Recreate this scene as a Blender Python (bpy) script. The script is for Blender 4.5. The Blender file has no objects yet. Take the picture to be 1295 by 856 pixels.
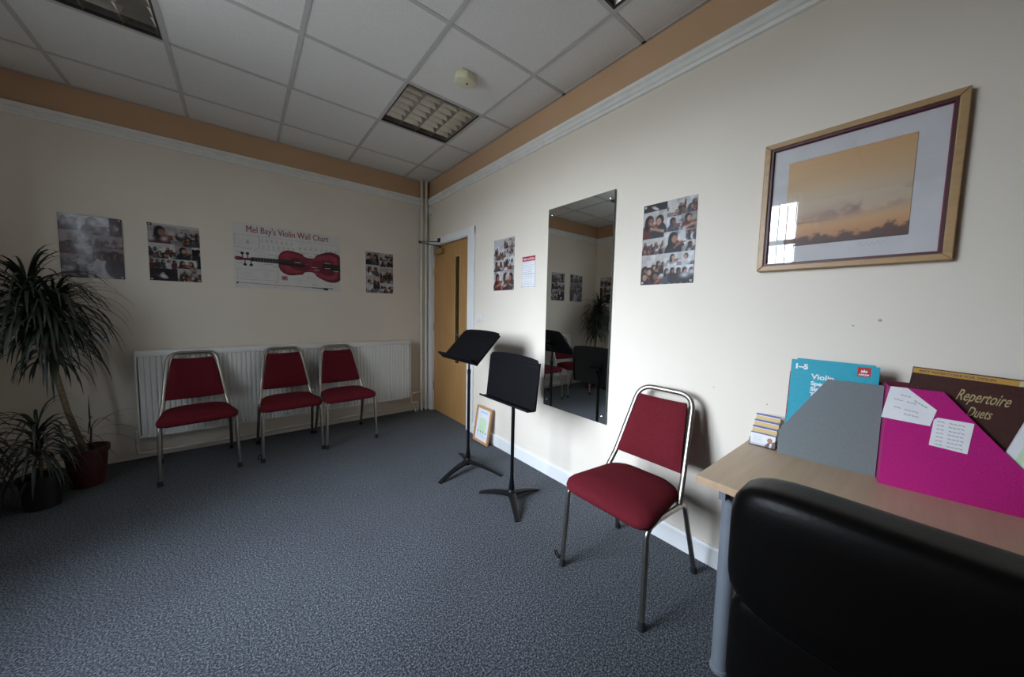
import bpy, bmesh, math, random
import numpy as np
from mathutils import Matrix, Vector, Euler
C = bpy.context
SC = C.scene
COL = SC.collection
PI = math.pi
R = math.radians
random.seed(7)

# ------------------------------------------------------------------ materials
def newmat(name):
    m = bpy.data.materials.new(name); m.use_nodes = True
    nt = m.node_tree; nt.nodes.clear()
    o = nt.nodes.new('ShaderNodeOutputMaterial')
    p = nt.nodes.new('ShaderNodeBsdfPrincipled')
    nt.links.new(p.outputs[0], o.inputs[0])
    return m, nt, p, o
def N(nt, t, **kw):
    n = nt.nodes.new(t)
    for k, v in kw.items():
        if k.startswith('i_'):
            n.inputs[k[2:].replace('_', ' ')].default_value = v
        else:
            setattr(n, k, v)
    return n
def ramp(nt, stops, fac=None, interp='LINEAR'):
    r = nt.nodes.new('ShaderNodeValToRGB'); r.color_ramp.interpolation = interp
    e = r.color_ramp.elements
    while len(e) < len(stops): e.new(0.5)
    for k, (p, c) in enumerate(stops):
        e[k].position = p; e[k].color = (*c, 1) if len(c) == 3 else c
    if fac is not None: nt.links.new(fac, r.inputs[0])
    return r
def mat(name, col, rough=.5, metal=0., spec=.5, noise=None, bump=None, coat=0., sheen=0., aniso=0.):
    """plain procedural material; noise=(scale, amount) mottles the colour, bump=(scale, strength)"""
    m, nt, p, o = newmat(name)
    p.inputs['Roughness'].default_value = rough
    p.inputs['Metallic'].default_value = metal
    p.inputs['Specular IOR Level'].default_value = spec
    p.inputs['Coat Weight'].default_value = coat
    p.inputs['Sheen Weight'].default_value = sheen
    tc = nt.nodes.new('ShaderNodeTexCoord')
    n = N(nt, 'ShaderNodeTexNoise'); sc, am = noise or (12., .05)
    n.inputs['Scale'].default_value = sc; n.inputs['Detail'].default_value = 3
    nt.links.new(tc.outputs['Object'], n.inputs['Vector'])
    a = tuple(max(0, c*(1-am)) for c in col); b = tuple(min(1, c*(1+am)) for c in col)
    r = ramp(nt, [(.3, a), (.7, b)], n.outputs['Fac'])
    nt.links.new(r.outputs[0], p.inputs['Base Color'])
    if bump:
        n2 = N(nt, 'ShaderNodeTexNoise'); n2.inputs['Scale'].default_value = bump[0]; n2.inputs['Detail'].default_value = 2
        nt.links.new(tc.outputs['Object'], n2.inputs['Vector'])
        bp = N(nt, 'ShaderNodeBump'); bp.inputs['Strength'].default_value = bump[1]; bp.inputs['Distance'].default_value = .002
        nt.links.new(n2.outputs['Fac'], bp.inputs['Height']); nt.links.new(bp.outputs[0], p.inputs['Normal'])
    return m
def wood(name, c1, c2, scale=(1, 1, 12), rough=.4, fine=40, dist=3.):
    m, nt, p, o = newmat(name)
    tc = nt.nodes.new('ShaderNodeTexCoord'); mp = N(nt, 'ShaderNodeMapping')
    mp.inputs['Scale'].default_value = scale
    nt.links.new(tc.outputs['Object'], mp.inputs['Vector'])
    n = N(nt, 'ShaderNodeTexNoise'); n.inputs['Scale'].default_value = fine; n.inputs['Detail'].default_value = 5; n.inputs['Distortion'].default_value = dist*.1
    nt.links.new(mp.outputs[0], n.inputs['Vector'])
    r = ramp(nt, [(.3, c1), (.7, c2)], n.outputs['Fac'])
    nt.links.new(r.outputs[0], p.inputs['Base Color']); p.inputs['Roughness'].default_value = rough
    return m
def wall_mat(name, smudges=()):
    """cream emulsion below the picture rail, tan frieze band above it"""
    m, nt, p, o = newmat(name)
    g = nt.nodes.new('ShaderNodeNewGeometry'); s = nt.nodes.new('ShaderNodeSeparateXYZ')
    nt.links.new(g.outputs['Position'], s.inputs[0])
    gt = N(nt, 'ShaderNodeMath', operation='GREATER_THAN'); gt.inputs[1].default_value = 2.55
    nt.links.new(s.outputs['Z'], gt.inputs[0])
    n = N(nt, 'ShaderNodeTexNoise'); n.inputs['Scale'].default_value = 1.7; n.inputs['Detail'].default_value = 4
    nt.links.new(g.outputs['Position'], n.inputs['Vector'])
    r = ramp(nt, [(.3, (.740, .672, .575)), (.7, (.780, .710, .610))], n.outputs['Fac'])
    base = r.outputs[0]
    for (pt, rad) in smudges:
        d = N(nt, 'ShaderNodeVectorMath', operation='DISTANCE'); d.inputs[1].default_value = pt
        nt.links.new(g.outputs['Position'], d.inputs[0])
        mr = N(nt, 'ShaderNodeMapRange'); mr.inputs['From Min'].default_value = rad*.5; mr.inputs['From Max'].default_value = rad
        mr.inputs['To Min'].default_value = .75; mr.inputs['To Max'].default_value = 0
        nt.links.new(d.outputs['Value'], mr.inputs['Value'])
        mx = N(nt, 'ShaderNodeMix', data_type='RGBA'); nt.links.new(mr.outputs[0], mx.inputs[0])
        nt.links.new(base, mx.inputs[6]); mx.inputs[7].default_value = (.30, .20, .15, 1)
        base = mx.outputs[2]
    mx = N(nt, 'ShaderNodeMix', data_type='RGBA'); nt.links.new(gt.outputs[0], mx.inputs[0])
    nt.links.new(base, mx.inputs[6]); mx.inputs[7].default_value = (.52, .335, .20, 1)
    nt.links.new(mx.outputs[2], p.inputs['Base Color']); p.inputs['Roughness'].default_value = .62
    p.inputs['Specular IOR Level'].default_value = .3
    n2 = N(nt, 'ShaderNodeTexNoise'); n2.inputs['Scale'].default_value = 90
    nt.links.new(g.outputs['Position'], n2.inputs['Vector'])
    bp = N(nt, 'ShaderNodeBump'); bp.inputs['Strength'].default_value = .06; bp.inputs['Distance'].default_value = .002
    nt.links.new(n2.outputs['Fac'], bp.inputs['Height']); nt.links.new(bp.outputs[0], p.inputs['Normal'])
    return m
def carpet_mat():
    m, nt, p, o = newmat('carpet')
    g = nt.nodes.new('ShaderNodeNewGeometry')
    n = N(nt, 'ShaderNodeTexNoise'); n.inputs['Scale'].default_value = 150; n.inputs['Detail'].default_value = 3; n.inputs['Roughness'].default_value = .75
    nt.links.new(g.outputs['Position'], n.inputs['Vector'])
    r = ramp(nt, [(.36, (.006, .007, .010)), (.5, (.048, .055, .066)), (.64, (.215, .232, .258))], n.outputs['Fac'])
    n3 = N(nt, 'ShaderNodeTexNoise'); n3.inputs['Scale'].default_value = 2.2; n3.inputs['Detail'].default_value = 3
    nt.links.new(g.outputs['Position'], n3.inputs['Vector'])
    r3 = ramp(nt, [(.3, (.86, .86, .86)), (.7, (1, 1, 1))], n3.outputs['Fac'])
    mx = N(nt, 'ShaderNodeMix', data_type='RGBA', blend_type='MULTIPLY'); mx.inputs[0].default_value = 1
    nt.links.new(r.outputs[0], mx.inputs[6]); nt.links.new(r3.outputs[0], mx.inputs[7])
    nt.links.new(mx.outputs[2], p.inputs['Base Color'])
    p.inputs['Roughness'].default_value = .95; p.inputs['Specular IOR Level'].default_value = .15; p.inputs['Sheen Weight'].default_value = .1
    bp = N(nt, 'ShaderNodeBump'); bp.inputs['Strength'].default_value = .35; bp.inputs['Distance'].default_value = .003
    nt.links.new(n.outputs['Fac'], bp.inputs['Height']); nt.links.new(bp.outputs[0], p.inputs['Normal'])
    return m
def print_mat(name, rough=.28, spec=.5):
    m, nt, p, o = newmat(name)
    a = N(nt, 'ShaderNodeAttribute', attribute_name='Col')
    nt.links.new(a.outputs['Color'], p.inputs['Base Color'])
    p.inputs['Roughness'].default_value = rough; p.inputs['Specular IOR Level'].default_value = spec
    return m
def pane_mat(name, tint=(1, 1, 1), refl_rough=.0, ior=1.5):
    m, nt, p, o = newmat(name); nt.nodes.remove(p)
    t = N(nt, 'ShaderNodeBsdfTransparent'); t.inputs[0].default_value = (*tint, 1)
    g = N(nt, 'ShaderNodeBsdfGlossy'); g.inputs['Roughness'].default_value = refl_rough
    f = N(nt, 'ShaderNodeFresnel'); ge = nt.nodes.new('ShaderNodeNewGeometry')
    mr = N(nt, 'ShaderNodeMapRange'); mr.inputs['To Min'].default_value = ior; mr.inputs['To Max'].default_value = 1/ior   # same reflectance on both faces of a thin pane
    nt.links.new(ge.outputs['Backfacing'], mr.inputs['Value']); nt.links.new(mr.outputs[0], f.inputs['IOR'])
    mx = N(nt, 'ShaderNodeMixShader')
    nt.links.new(f.outputs[0], mx.inputs[0]); nt.links.new(t.outputs[0], mx.inputs[1]); nt.links.new(g.outputs[0], mx.inputs[2])
    nt.links.new(mx.outputs[0], o.inputs[0])
    return m
def vane_mat():
    m, nt, p, o = newmat('blind_fabric')
    p.inputs['Base Color'].default_value = (.5, .5, .47, 1); p.inputs['Roughness'].default_value = .8
    t = N(nt, 'ShaderNodeBsdfTranslucent'); t.inputs[0].default_value = (.5, .5, .47, 1)
    w = N(nt, 'ShaderNodeTexWave'); w.inputs['Scale'].default_value = 60
    tc = nt.nodes.new('ShaderNodeTexCoord'); nt.links.new(tc.outputs['Object'], w.inputs['Vector'])
    r = ramp(nt, [(0, (.38, .375, .355)), (1, (.44, .43, .405))], w.outputs['Fac']); nt.links.new(r.outputs[0], p.inputs['Base Color'])
    mx = N(nt, 'ShaderNodeMixShader'); mx.inputs[0].default_value = .08
    nt.links.new(p.outputs[0], mx.inputs[1]); nt.links.new(t.outputs[0], mx.inputs[2]); nt.links.new(mx.outputs[0], o.inputs[0])
    return m

M = {}
M['wall_r'] = wall_mat('wall_paint_marked', [((0, -3.835, 1.256), .007), ((0, -3.767, 1.233), .004), ((0, -3.30, .905), .004), ((0, -3.52, .87), .004)])
M['wall'] = wall_mat('wall_paint')
M['carpet'] = carpet_mat()
M['tile'] = mat('ceiling_tile', (.74, .735, .72), .85, noise=(160, .06), bump=(220, .25))
M['tbar'] = mat('ceiling_bar', (.50, .495, .49), .5)
M['gloss'] = mat('white_gloss_paint', (.80, .805, .80), .35, noise=(3, .03))
M['rail'] = mat('white_rail_paint', (.76, .755, .72), .4)
M['radw'] = mat('radiator_enamel', (.78, .775, .74), .35, noise=(2, .03))
M['pipe'] = mat('cream_pipe_paint', (.70, .66, .56), .4)
M['oak'] = wood('oak_veneer', (.375, .195, .065), (.475, .26, .092), (14, 14, .7), .38, 3.2)
M['oakedge'] = wood('oak_bead', (.50, .30, .12), (.62, .39, .18), (14, 14, .7), .4, 3.)
M['brass'] = mat('brass', (.55, .42, .20), .35, .9)
M['darkmetal'] = mat('dark_bronze', (.035, .028, .022), .4, .6)
M['wired'] = mat('dim_glass', (.045, .030, .014), .12)
M['steel'] = mat('brushed_steel', (.36, .33, .295), .30, 1., noise=(40, .1))
M['rubber'] = mat('black_rubber', (.012, .012, .013), .6)
M['red'] = mat('burgundy_fabric', (.115, .013, .019), .95, spec=.06, noise=(260, .25), bump=(420, .6), sheen=.0)
M['black'] = mat('black_powder_coat', (.004, .004, .005), .5, spec=.10, bump=(600, .08))
M['blackbase'] = mat('black_cast_base', (.007, .007, .008), .42, spec=.3)
M['leather'] = mat('black_leather', (.003, .0026, .0024), .36, spec=.12, bump=(160, .15), noise=(8, .15))
M['plasticblk'] = mat('black_plastic', (.012, .012, .012), .45)
M['beech'] = wood('beech_laminate', (.47, .335, .205), (.545, .40, .255), (1.2, 14, 14), .35, 3.5)
M['beechedge'] = wood('beech_edging', (.45, .31, .19), (.53, .37, .235), (1.2, 14, 14), .4, 3.5)
M['legm'] = mat('grey_powder_coat', (.215, .24, .275), .38, .3)
M['filegrey'] = mat('grey_card', (.155, .175, .18), .45, noise=(120, .06))
M['filepink'] = mat('magenta_card', (.46, .012, .185), .42, noise=(220, .16))
M['paper'] = mat('white_paper', (.78, .78, .80), .7)
M['pages'] = mat('page_edges', (.70, .68, .63), .8, noise=(400, .12))
M['turq'] = mat('turquoise_cover', (.035, .36, .47), .4, noise=(60, .05))
M['teal'] = mat('teal_cover', (.006, .18, .20), .4)
M['yellow'] = mat('yellow_ink', (.65, .40, .05), .5)
M['brown'] = mat('brown_cover', (.058, .020, .016), .5, noise=(90, .12))
M['ochre'] = mat('ochre_strip', (.55, .31, .07), .5)
M['creamstrip'] = mat('cream_strip', (.64, .54, .33), .5)
M['gold'] = mat('gold_ink', (.47, .38, .19), .5)
M['redink'] = mat('red_ink', (.40, .012, .02), .5)
M['logored'] = mat('logo_red', (.50, .022, .018), .5)
M['maroon'] = mat('maroon_card', (.10, .006, .018), .5)
M['whiteink'] = mat('white_ink', (.82, .85, .86), .6)
M['greyink'] = mat('grey_ink', (.22, .21, .22), .7)
M['faintink'] = mat('faint_ink', (.42, .41, .41), .7)
M['dkink'] = mat('dark_ink', (.02, .02, .025), .6)
M['blueink'] = mat('blue_ink', (.07, .10, .30), .6)
M['cardblue'] = mat('card_blue', (.09, .09, .30), .5)
M['cardyel'] = mat('card_yellow', (.60, .43, .17), .5)
M['skin'] = mat('printed_skin', (.36, .16, .10), .5)
M['redbrown'] = mat('printed_dark', (.16, .08, .09), .5)
M['green'] = mat('pale_green_ink', (.60, .76, .52), .6)
M['midgreen'] = mat('leaf_green_ink', (.22, .45, .12), .6)
M['ltblue'] = mat('light_blue_ink', (.35, .58, .85), .6)
M['chart'] = mat('chart_paper', (.66, .645, .615), .55)
M['chartink'] = mat('chart_red', (.36, .03, .065), .5)
M['violin'] = mat('violin_print', (.15, .014, .028), .4, noise=(9, .35))
M['violinlt'] = mat('violin_print_light', (.26, .032, .048), .4, noise=(12, .3))
M['ebony'] = mat('ebony_print', (.012, .012, .014), .4)
M['silver'] = mat('string_print', (.42, .42, .42), .5)
M['picwood'] = wood('light_oak_frame', (.36, .215, .09), (.44, .27, .12), (1.5, 9, 9), .4, 6)
M['orangewood'] = wood('orange_pine_frame', (.52, .26, .10), (.60, .32, .13), (3, 3, 3), .4, 6)
M['slip'] = mat('dark_red_slip', (.060, .009, .012), .45)
M['slipedge'] = mat('crimson_slip_edge', (.22, .006, .06), .45)
M['mount'] = mat('pale_mount_card', (.64, .625, .63), .7)
M['mirror'] = mat('mirror_silver', (.88, .90, .885), .0, 1., noise=(2, .0))
M['mirroredge'] = mat('mirror_edge', (.10, .13, .12), .2)
M['chrome'] = mat('chrome', (.7, .7, .7), .15, 1.)
M['print'] = print_mat('photo_print', .45, .25)
M['glossprint'] = print_mat('gloss_photo_print', .22)
M['artprint'] = print_mat('art_print', .5)
M['glass'] = pane_mat('picture_glass', ior=1.5)
M['winglass'] = pane_mat('window_glass', (.94, .96, .95))
M['acrylic'] = pane_mat('clear_acrylic', (.93, .94, .95), .05, 1.45)
M['vane'] = vane_mat()
M['upvc'] = mat('window_frame_white', (.8, .8, .8), .4)
M['louvre'] = mat('aluminium_louvre', (.52, .485, .43), .3, 1.)
M['lightbox'] = mat('light_tray', (.30, .28, .255), .35, .6)
M['lightdark'] = mat('light_frame_shadow_gap', (.035, .03, .03), .5)
M['tube'] = mat('fluorescent_tube', (.75, .75, .72), .3)
M['cream'] = mat('aged_cream_plastic', (.68, .65, .47), .4)
M['whitepl'] = mat('white_plastic', (.74, .735, .71), .4)
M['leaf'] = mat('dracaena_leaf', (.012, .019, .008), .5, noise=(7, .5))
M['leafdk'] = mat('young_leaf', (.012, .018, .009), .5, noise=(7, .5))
M['stem'] = mat('dry_stem', (.17, .125, .07), .8, noise=(50, .3), bump=(70, .6))
M['potred'] = mat('terracotta_plastic', (.075, .014, .011), .5)
M['potdk'] = mat('charcoal_pot', (.008, .007, .007), .5)
M['soil'] = mat('potting_soil', (.02, .015, .011), .95, noise=(60, .5), bump=(80, .9))

# ------------------------------------------------------------------ mesh builder
class B:
    def __init__(s): s.bm = bmesh.new()
    def _add(s, t, mi=0, mtx=None):
        if mtx is not None: bmesh.ops.transform(t, matrix=mtx, verts=t.verts)
        for f in t.faces: f.material_index = mi
        me = bpy.data.meshes.new('tmp'); t.to_mesh(me); t.free()
        s.bm.from_mesh(me); bpy.data.meshes.remove(me)
        return s
    def box(s, lo, hi, mi=0, bev=0., seg=2, mtx=None):
        t = bmesh.new(); bmesh.ops.create_cube(t, size=1)
        lo = Vector(lo); hi = Vector(hi); c = (lo+hi)/2; d = hi-lo
        for v in t.verts: v.co = Vector((v.co.x*d.x, v.co.y*d.y, v.co.z*d.z))+c
        if bev > 0: bmesh.ops.bevel(t, geom=list(t.edges), offset=bev, segments=seg, affect='EDGES', profile=.5)
        return s._add(t, mi, mtx)
    def cyl(s, p0, p1, r0, r1=None, seg=16, mi=0, mtx=None):
        p0 = Vector(p0); p1 = Vector(p1); r1 = r0 if r1 is None else r1
        t = bmesh.new(); d = p1-p0
        bmesh.ops.create_cone(t, cap_ends=True, segments=seg, radius1=r0, radius2=r1, depth=d.length)
        q = d.to_track_quat('Z', 'Y').to_matrix().to_4x4()
        bmesh.ops.transform(t, matrix=Matrix.Translation((p0+p1)/2) @ q, verts=t.verts)
        return s._add(t, mi, mtx)
    def lathe(s, prof, seg=28, mi=0, mtx=None, cap=True):
        t = bmesh.new(); rings = []
        for (r, z) in prof:
            rings.append([t.verts.new((r*math.cos(2*PI*k/seg), r*math.sin(2*PI*k/seg), z)) for k in range(seg)])
        for a, b in zip(rings, rings[1:]):
            for k in range(seg): t.faces.new((a[k], a[(k+1) % seg], b[(k+1) % seg], b[k]))
        if cap:
            t.faces.new(list(reversed(rings[0]))); t.faces.new(rings[-1])
        return s._add(t, mi, mtx)
    def sweep(s, path, prof, up=(0, 0, 1), mi=0, mtx=None, caps=True, scale=None, closed=False):
        """sweep a closed 2-D profile along a path (profile x is sideways, y is along up)"""
        P = [Vector(p) for p in path]; n = len(P); t = bmesh.new(); rings = []
        up = Vector(up); last = None
        for i in range(n):
            if closed: d = (P[(i+1) % n]-P[i-1])
            else: d = (P[min(i+1, n-1)]-P[max(i-1, 0)])
            d.normalize()
            u = (last if last is not None else up); u = (u - d*u.dot(d))
            if u.length < 1e-4: u = d.orthogonal()
            u.normalize(); last = u; sd = d.cross(u)
            k = scale[i] if scale else 1.
            kk = k if isinstance(k, (tuple, list)) else (k, k)
            rings.append([t.verts.new(P[i]+sd*(x*kk[0])+u*(y*kk[1])) for (x, y) in prof])
        m = len(prof)
        pairs = list(zip(rings, rings[1:])) + ([(rings[-1], rings[0])] if closed else [])
        for a, b in pairs:
            for k in range(m): t.faces.new((a[k], a[(k+1) % m], b[(k+1) % m], b[k]))
        if caps and not closed:
            t.faces.new(list(reversed(rings[0]))); t.faces.new(rings[-1])
        bmesh.ops.recalc_face_normals(t, faces=t.faces)
        return s._add(t, mi, mtx)
    def tube(s, path, r, seg=12, **kw):
        rx, ry = r if isinstance(r, tuple) else (r, r)
        return s.sweep(path, [(rx*math.cos(2*PI*k/seg), ry*math.sin(2*PI*k/seg)) for k in range(seg)], **kw)
    def prism(s, pts, z0, z1, mi=0, mtx=None, bev=0.):
        t = bmesh.new()
        a = [t.verts.new((x, y, z0)) for (x, y) in pts]
        f = t.faces.new(a)
        if f.normal.z > 0: pass
        e = bmesh.ops.extrude_face_region(t, geom=[f])
        for v in e['geom']:
            if isinstance(v, bmesh.types.BMVert): v.co.z = z1
        bmesh.ops.recalc_face_normals(t, faces=t.faces)
        if bev > 0: bmesh.ops.bevel(t, geom=list(t.edges), offset=bev, segments=2, affect='EDGES', profile=.5)
        return s._add(t, mi, mtx)
    def quad(s, pts, mi=0, mtx=None):
        t = bmesh.new(); t.faces.new([t.verts.new(p) for p in pts])
        return s._add(t, mi, mtx)
    def grid(s, fn, nu, nv, mi=0, mtx=None, thick=0.):
        t = bmesh.new()
        V = [[t.verts.new(fn(i/nu, j/nv)) for i in range(nu+1)] for j in range(nv+1)]
        for j in range(nv):
            for i in range(nu): t.faces.new((V[j][i], V[j][i+1], V[j+1][i+1], V[j+1][i]))
        if thick:
            bmesh.ops.solidify(t, geom=list(t.faces), thickness=thick)
        bmesh.ops.recalc_face_normals(t, faces=t.faces)
        return s._add(t, mi, mtx)
    def rect(s, x0, y0, x1, y1, z, mi=0, mtx=None):
        return s.quad([(x0, y0, z), (x1, y0, z), (x1, y1, z), (x0, y1, z)], mi, mtx)
    def text(s, string, size, mtx, mi=0, shear=0., align='LEFT', bold=0., ext=.00015, sx=1.):
        cu = bpy.data.curves.new('t', 'FONT'); cu.body = string; cu.size = size; cu.shear = shear
        cu.align_x = align; cu.offset = bold; cu.extrude = ext; cu.resolution_u = 3
        ob = bpy.data.objects.new('t', cu); COL.objects.link(ob)
        dg = C.evaluated_depsgraph_get(); me = bpy.data.meshes.new_from_object(ob.evaluated_get(dg))
        t = bmesh.new(); t.from_mesh(me)
        bpy.data.objects.remove(ob); bpy.data.curves.remove(cu); bpy.data.meshes.remove(me)
        return s._add(t, mi, mtx @ Matrix.Diagonal((sx, 1, 1, 1)))
    def build(s, name, mats, parent=None, smooth=True, ang=35, sub=0, loc=None):
        me = bpy.data.meshes.new(name); s.bm.to_mesh(me); s.bm.free()
        if not isinstance(mats, (list, tuple)): mats = [mats]
        for m in mats: me.materials.append(M[m])
        if smooth:
            me.polygons.foreach_set('use_smooth', [True]*len(me.polygons))
            me.set_sharp_from_angle(angle=R(ang))
        o = bpy.data.objects.new(name, me); COL.objects.link(o)
        if parent: o.parent = parent
        if loc: o.location = loc
        if sub:
            md = o.modifiers.new('sub', 'SUBSURF'); md.levels = sub; md.render_levels = sub
        return o

def tag(o, label=None, cat=None, group=None, kind=None):
    if label: o['label'] = label
    if cat: o['category'] = cat
    if group: o['group'] = group
    if kind: o['kind'] = kind
    return o
def thing(name, label, cat, loc=(0, 0, 0), rz=0., group=None, mtx=None):
    o = bpy.data.objects.new(name, None); COL.objects.link(o); o.empty_display_size = .05
    if mtx is not None:
        l, q, sc = mtx.decompose(); o.location = l; o.rotation_euler = q.to_euler()
    else:
        o.location = loc; o.rotation_euler = (0, 0, rz)
    return tag(o, label, cat, group)
def struct(o): o['kind'] = 'structure'; return o
def dup(root, name=None):
    r = root.copy(); COL.objects.link(r)
    for ch in list(root.children):
        c = ch.copy(); COL.objects.link(c); c.parent = r
        for g in list(ch.children):
            d = g.copy(); COL.objects.link(d); d.parent = c
    return r
def place(o, loc, rz=0.): o.location = loc; o.rotation_euler = (0, 0, rz)
def frame_r(y, z, x=0.):   # local u -> -y, v -> z, normal -> -x   (on the right-hand wall)
    return Matrix(((0, 0, -1, x), (-1, 0, 0, y), (0, 1, 0, z), (0, 0, 0, 1)))
def frame_f(x, z, y=0.):   # local u -> x, v -> z, normal -> -y   (on the far wall)
    return Matrix(((1, 0, 0, x), (0, 0, -1, y), (0, 1, 0, z), (0, 0, 0, 1)))
def frame_l(y, z, x=-3.18):   # on the left-hand wall: u -> y, v -> z, normal -> +x
    return Matrix(((0, 0, 1, x), (1, 0, 0, y), (0, 1, 0, z), (0, 0, 0, 1)))
def T(x=0, y=0, z=0): return Matrix.Translation((x, y, z))
def fillet(pts, rad, n=6):
    """round the inner corners of a polyline"""
    P = [Vector(p) for p in pts]; out = [P[0]]
    for i in range(1, len(P)-1):
        r = rad[i-1] if isinstance(rad, (list, tuple)) else rad
        a = (P[i-1]-P[i]); b = (P[i+1]-P[i]); la, lb = a.length, b.length; a.normalize(); b.normalize()
        ang = a.angle(b); t = min(r/math.tan(ang/2), la*.49, lb*.49)
        s, e = P[i]+a*t, P[i]+b*t
        for k in range(n+1):
            f = k/n
            out.append(s*(1-f)**2 + P[i]*2*f*(1-f) + e*f*f)
    out.append(P[-1]); return out
def rrect(w, h, r, n=5, cx=0, cy=0):
    pts = []
    for (sx, sy, a0) in ((1, 1, 0), (-1, 1, 90), (-1, -1, 180), (1, -1, 270)):
        for k in range(n+1):
            a = R(a0+90*k/n); pts.append((cx+sx*(w/2-r)+r*math.cos(a), cy+sy*(h/2-r)+r*math.sin(a)))
    return pts

# ------------------------------------------------------------------ room shell
ZC = 2.777          # ceiling
ZR = 2.5735         # top of the picture rail
XL = -3.18          # left wall
YB = -7.6           # unseen wall behind, set far back to cut bounced light
TH = .16
DY0, DY1, DZ = -.093, -.975, 2.022       # door opening
WY0, WY1, WZ0, WZ1 = -2.96, -1.45, .88, 2.66   # window opening in the left wall

b = B(); b.box((XL-TH, YB-TH, -.12), (TH, TH, 0)); struct(b.build('floor', 'carpet', smooth=False))
b = B()
b.box((0, DY0, 0), (TH, 0, ZC+.2)); b.box((0, DY1, DZ), (TH, DY0, ZC+.2)); b.box((0, YB-TH, 0), (TH, DY1, ZC+.2))
struct(b.build('wall_right', 'wall_r', smooth=False))
b = B(); b.box((XL-TH, 0, 0), (TH, TH, ZC+.2)); struct(b.build('wall_far', 'wall', smooth=False))
b = B(); b.box((XL-TH, YB-TH, 0), (0, YB, ZC+.2)); struct(b.build('wall_back', 'brown', smooth=False))  # unseen wall, given a dark brown to soak up bounced light
b = B()
b.box((XL-TH, WY1, 0), (XL, 0, ZC+.2)); b.box((XL-TH, YB, 0), (XL, WY0, ZC+.2))
b.box((XL-TH, WY0, 0), (XL, WY1, WZ0)); b.box((XL-TH, WY0, WZ1), (XL, WY1, ZC+.2))
struct(b.build('wall_left', 'wall', smooth=False))
# corridor side behind the door opening: a dim wall so the pane looks on to something
b = B(); b.box((TH+.9, -2.2, 0), (TH+1.0, .9, ZC)); b.box((TH, -2.2, 0), (TH+1.0, -2.1, ZC)); b.box((TH, .8, 0), (TH+1.0, .9, ZC)); b.box((TH, -2.2, -.1), (TH+1., .9, 0)); b.box((TH, -2.2, ZC), (TH+1., .9, ZC+.1)); struct(b.build('wall_corridor', 'wall', smooth=False))

# picture rail (moulded) on three walls, skirting
def rail_prof(): return [(0, 0), (.012, .004), (.016, .020), (.024, .026), (.026, .042), (.018, .050), (.030, .060), (.032, .078), (0, .080)]
def rail_run(name, p0, p1, nrm):
    b = B(); t = bmesh.new(); n = Vector(nrm); rings = []
    for p in (Vector(p0), Vector(p1)):
        rings.append([t.verts.new(p+n*x+Vector((0, 0, z-.080))) for (x, z) in rail_prof()])
    m = len(rings[0])
    for k in range(m): t.faces.new((rings[0][k], rings[0][(k+1) % m], rings[1][(k+1) % m], rings[1][k]))
    t.faces.new(rings[0]); t.faces.new(rings[1]); bmesh.ops.recalc_face_normals(t, faces=t.faces)
    b._add(t, 0); return struct(b.build(name, 'rail', smooth=False))
rail_run('trim_1', (0, -.02, ZR), (0, YB, ZR), (-1, 0, 0))
rail_run('trim_2', (XL, 0, ZR), (-.02, 0, ZR), (0, -1, 0))
rail_run('trim_3', (XL, 0, ZR), (XL, WY1+.09, ZR), (1, 0, 0))
b = B(); b.prism([(0, 0), (.016, 0), (.016, .092), (.008, .104), (0, .104)], 0, 1)   # skirting along the mirror wall
for v in b.bm.verts:
    x, z, k = v.co.x, v.co.y, v.co.z
    v.co = Vector((-x, -1.09+(YB+1.09)*k, z))
bmesh.ops.recalc_face_normals(b.bm, faces=b.bm.faces)
struct(b.build('baseboard_right', 'gloss', smooth=False))

# ceiling: tiles with a cut-out for each light fitting, exposed T-bars
GX, GY = -.2991, -.4298
fit_cells = {(0, 1), (0, 4), (3, 1)}     # (k, j): cell spans grid lines k..k+1, j..j+1
xs = [0.] + [GX-.6*k for k in range(5)] + [XL]
ys = [0.] + [GY-.6*j for j in range(12)] + [YB]
b = B()
for i in range(len(xs)-1):
    for j in range(len(ys)-1):
        if (i-1, j-1) in fit_cells: continue
        b.box((xs[i+1], ys[j+1], ZC), (xs[i], ys[j], ZC+.016), 0)
struct(b.build('ceiling', 'tile', smooth=False))
b = B()
for x in xs[1:-1]: b.box((x-.012, YB, ZC-.0035), (x+.012, 0, ZC+.001))
for y in ys[1:-1]: b.box((XL, y-.012, ZC-.003), (0, y+.012, ZC+.001))
b.box((XL, -.02, ZC-.003), (0, 0, ZC+.001)); b.box((-.02, YB, ZC-.003), (0, 0, ZC+.001))
struct(b.build('trim_4', 'tbar', smooth=False))
b = B(); b.box((XL-TH, YB-TH, ZC+.2), (TH, TH, ZC+.3)); struct(b.build('ceiling_slab', 'tile', smooth=False))

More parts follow.
